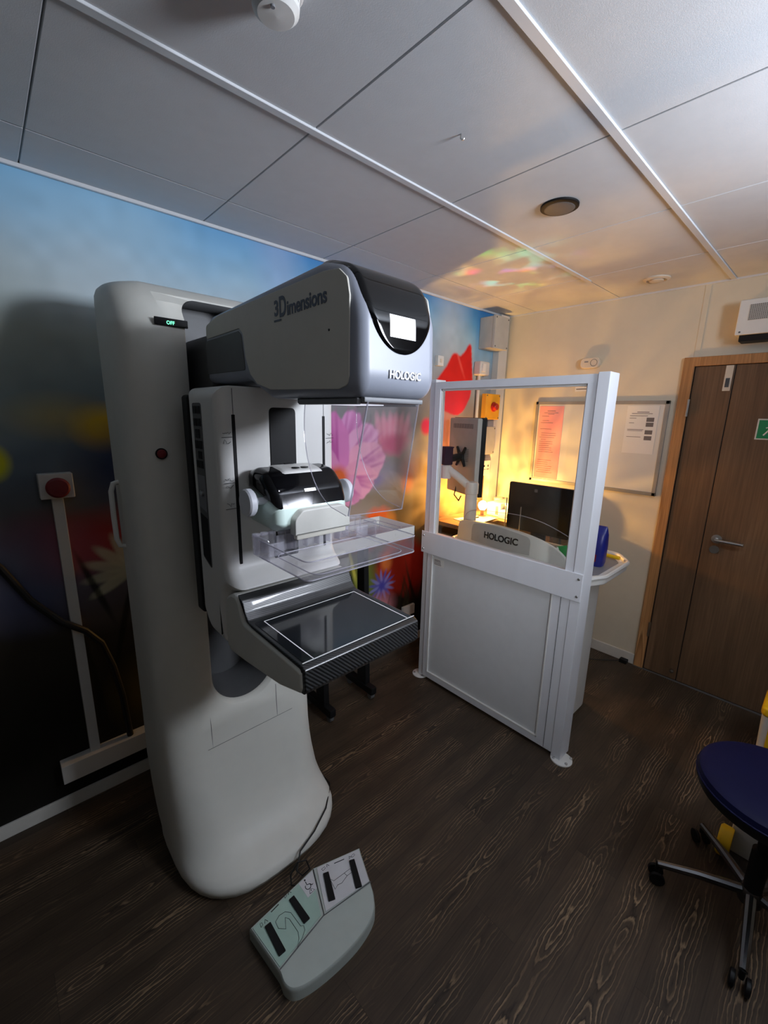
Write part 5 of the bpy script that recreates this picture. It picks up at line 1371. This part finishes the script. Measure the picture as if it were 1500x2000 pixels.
for k in range(5):
    a = math.radians(112 + 72 * k); d = Vector((math.cos(a), math.sin(a), 0)); o_ = Vector((sx_, sy_, 0))
    lg = MB().tube([o_ + d * .02 + Vector((0, 0, .105)), o_ + d * .15 + Vector((0, 0, .095)), o_ + d * .27 + Vector((0, 0, .075))], [.017, .015, .012], 10).build('leg', M['chrome'], st)
    c_ = o_ + d * .268
    w = MB(); w.tube([c_ + Vector((0, 0, .078)), c_ + Vector((0, 0, .045))], .008, 8)
    for s_ in (-1, 1):
        n_ = Vector((-d.y, d.x, 0)); e0 = c_ + n_ * (s_ * .012) + Vector((0, 0, .0255)); e1 = c_ + n_ * (s_ * .026) + Vector((0, 0, .0255)); w.tube([e0, e0.lerp(e1, .15), e0.lerp(e1, .85), e1], [.020, .025, .025, .020], 16)
    w.build('caster', M['black'], lg)
t = thing('sharps_bin', 'white bin with a yellow lid standing on the floor near the brown door', 'bin', (2.70, -.10, 0))
bb_ = MB(); bb_.loft([[(x, y, z) for x, y in rrect(2.56 + i_, 2.80 - i_, -.26 + i_, .055 - i_, .03)] for z, i_ in ((0, .014), (.02, .01), (.30, .0))]); bb_.build('tub', M['white'], t)
MB().prism(rrect(2.555, 2.805, -.265, .060, .035), 'Z', .30, .345, .012, 3).build('lid', M['bin_yellow'], t)
MB().box((2.5555, -.16, .09), (2.5625, .02, .27), .002).build('warning_label', M['bin_yellow'], t)
t = thing('waste_box', 'small white box with a round yellow end lying on the floor behind the stool', 'box', (2.0, .0, 0))
MB().box((1.965, -.14, 0), (2.12, .045, .15), .006).build('box_body', M['white'], t)
MB().lathe([(0, 0), (.055, 0), (.058, .008), (.058, .035), (.05, .042), (0, .042)], (1.93, .035, .06), 'Y', 28).build('round_lid', M['bin_yellow'], t)

# ================================================================== LIGHT
def area(name, loc, target, sx, sy, power, rgb, spread=180):
    d = bpy.data.lights.new(name, 'AREA'); d.shape = 'RECTANGLE'; d.size = sx; d.size_y = sy; d.energy = power; d.color = lin(rgb); d.spread = math.radians(spread)
    o = bpy.data.objects.new(name, d); COL.objects.link(o); o.location = loc
    o.rotation_euler = (Vector(target) - Vector(loc)).to_track_quat('-Z', 'Y').to_euler(); return o
# daylight-white lamp out of view (high, behind and right of the camera)
area('key_lamp', (1.50, -.80, 2.10), (1.03, .04, 2.80), .45, .45, 62, (230, 237, 250), 180)
# weak unseen fill added behind the camera to lift the left-facing sides
area('rear_fill_light', (-1.15, -1.1, 1.75), (1.6, 1.1, 1.95), .6, .6, .8, (244, 242, 236), 180)
area('screen_fill_light', (.15, -.75, 1.62), (1.93, 1.25, 1.12), .20, .20, 2.2, (238, 240, 246), 62)  # narrow fill added near the camera to brighten the protective screen
# collimator lamp in the tube head
sp_ = bpy.data.lights.new('collimator_light', 'SPOT'); sp_.energy = 5; sp_.spot_size = math.radians(64); sp_.spot_blend = .4; sp_.shadow_soft_size = .02; sp_.color = lin((238, 243, 255))
so = bpy.data.objects.new('collimator_light', sp_); COL.objects.link(so); so.location = (.60, .75, 1.686)
so.rotation_euler = (Vector((.60, .93, 1.25)) - so.location).to_track_quat('-Z', 'Y').to_euler()
# lamp on the corner desk: noise painted into its light makes the soft streaks
pl_ = bpy.data.lights.new('lamp_light', 'POINT'); pl_.energy = 27; pl_.shadow_soft_size = .025; pl_.color = lin((255, 190, 96))
po = bpy.data.objects.new('lamp_light', pl_); COL.objects.link(po); po.location = (2.70, 1.80, 1.075)
pl_.use_nodes = True
nt = pl_.node_tree; em = nt.nodes['Emission']
tc = nt.nodes.new('ShaderNodeTexCoord'); nz = nt.nodes.new('ShaderNodeTexNoise'); nz.inputs['Scale'].default_value = 3.2; nz.inputs['Detail'].default_value = 2.0; nz.inputs['Distortion'].default_value = 1.2
mr = nt.nodes.new('ShaderNodeMapRange'); mr.inputs['From Min'].default_value = .35; mr.inputs['From Max'].default_value = .75; mr.inputs['To Min'].default_value = .45; mr.inputs['To Max'].default_value = 2.0
nt.links.new(tc.outputs['Normal'], nz.inputs['Vector']); nt.links.new(nz.outputs['Fac'], mr.inputs['Value']); nt.links.new(mr.outputs[0], em.inputs['Strength'])
# added spotlight whose colour noise paints rainbow glints on the ceiling
s2_ = bpy.data.lights.new('glint_light', 'SPOT'); s2_.energy = 110; s2_.spot_size = math.radians(32); s2_.spot_blend = 1.0; s2_.shadow_soft_size = .004; s2_.color = (1, .85, .6)
s2o = bpy.data.objects.new('glint_light', s2_); COL.objects.link(s2o); s2o.location = (2.70, 1.80, 1.09)
s2o.rotation_euler = (Vector((2.22, 1.42, 2.442)) - s2o.location).to_track_quat('-Z', 'Y').to_euler()
s2_.use_nodes = True; nt = s2_.node_tree; em = nt.nodes['Emission']
tc = nt.nodes.new('ShaderNodeTexCoord')
nc = nt.nodes.new('ShaderNodeTexNoise'); nc.inputs['Scale'].default_value = 5.0; nc.inputs['Detail'].default_value = 1.0
nt.links.new(tc.outputs['Normal'], nc.inputs['Vector'])
hs = nt.nodes.new('ShaderNodeHueSaturation'); hs.inputs['Saturation'].default_value = 4.0; nt.links.new(nc.outputs['Color'], hs.inputs['Color'])
nt.links.new(hs.outputs['Color'], em.inputs['Color'])
n2 = nt.nodes.new('ShaderNodeTexNoise'); n2.inputs['Scale'].default_value = 9.0; nt.links.new(tc.outputs['Normal'], n2.inputs['Vector'])
m2 = nt.nodes.new('ShaderNodeMapRange'); m2.inputs['From Min'].default_value = .5; m2.inputs['From Max'].default_value = .7; m2.inputs['To Min'].default_value = 0; m2.inputs['To Max'].default_value = 1.6
nt.links.new(n2.outputs['Fac'], m2.inputs['Value']); nt.links.new(m2.outputs[0], em.inputs['Strength'])
w_ = bpy.data.worlds.new('world'); C.world = w_; w_.use_nodes = True
w_.node_tree.nodes['Background'].inputs['Color'].default_value = (.05, .055, .06, 1)
w_.node_tree.nodes['Background'].inputs['Strength'].default_value = .12
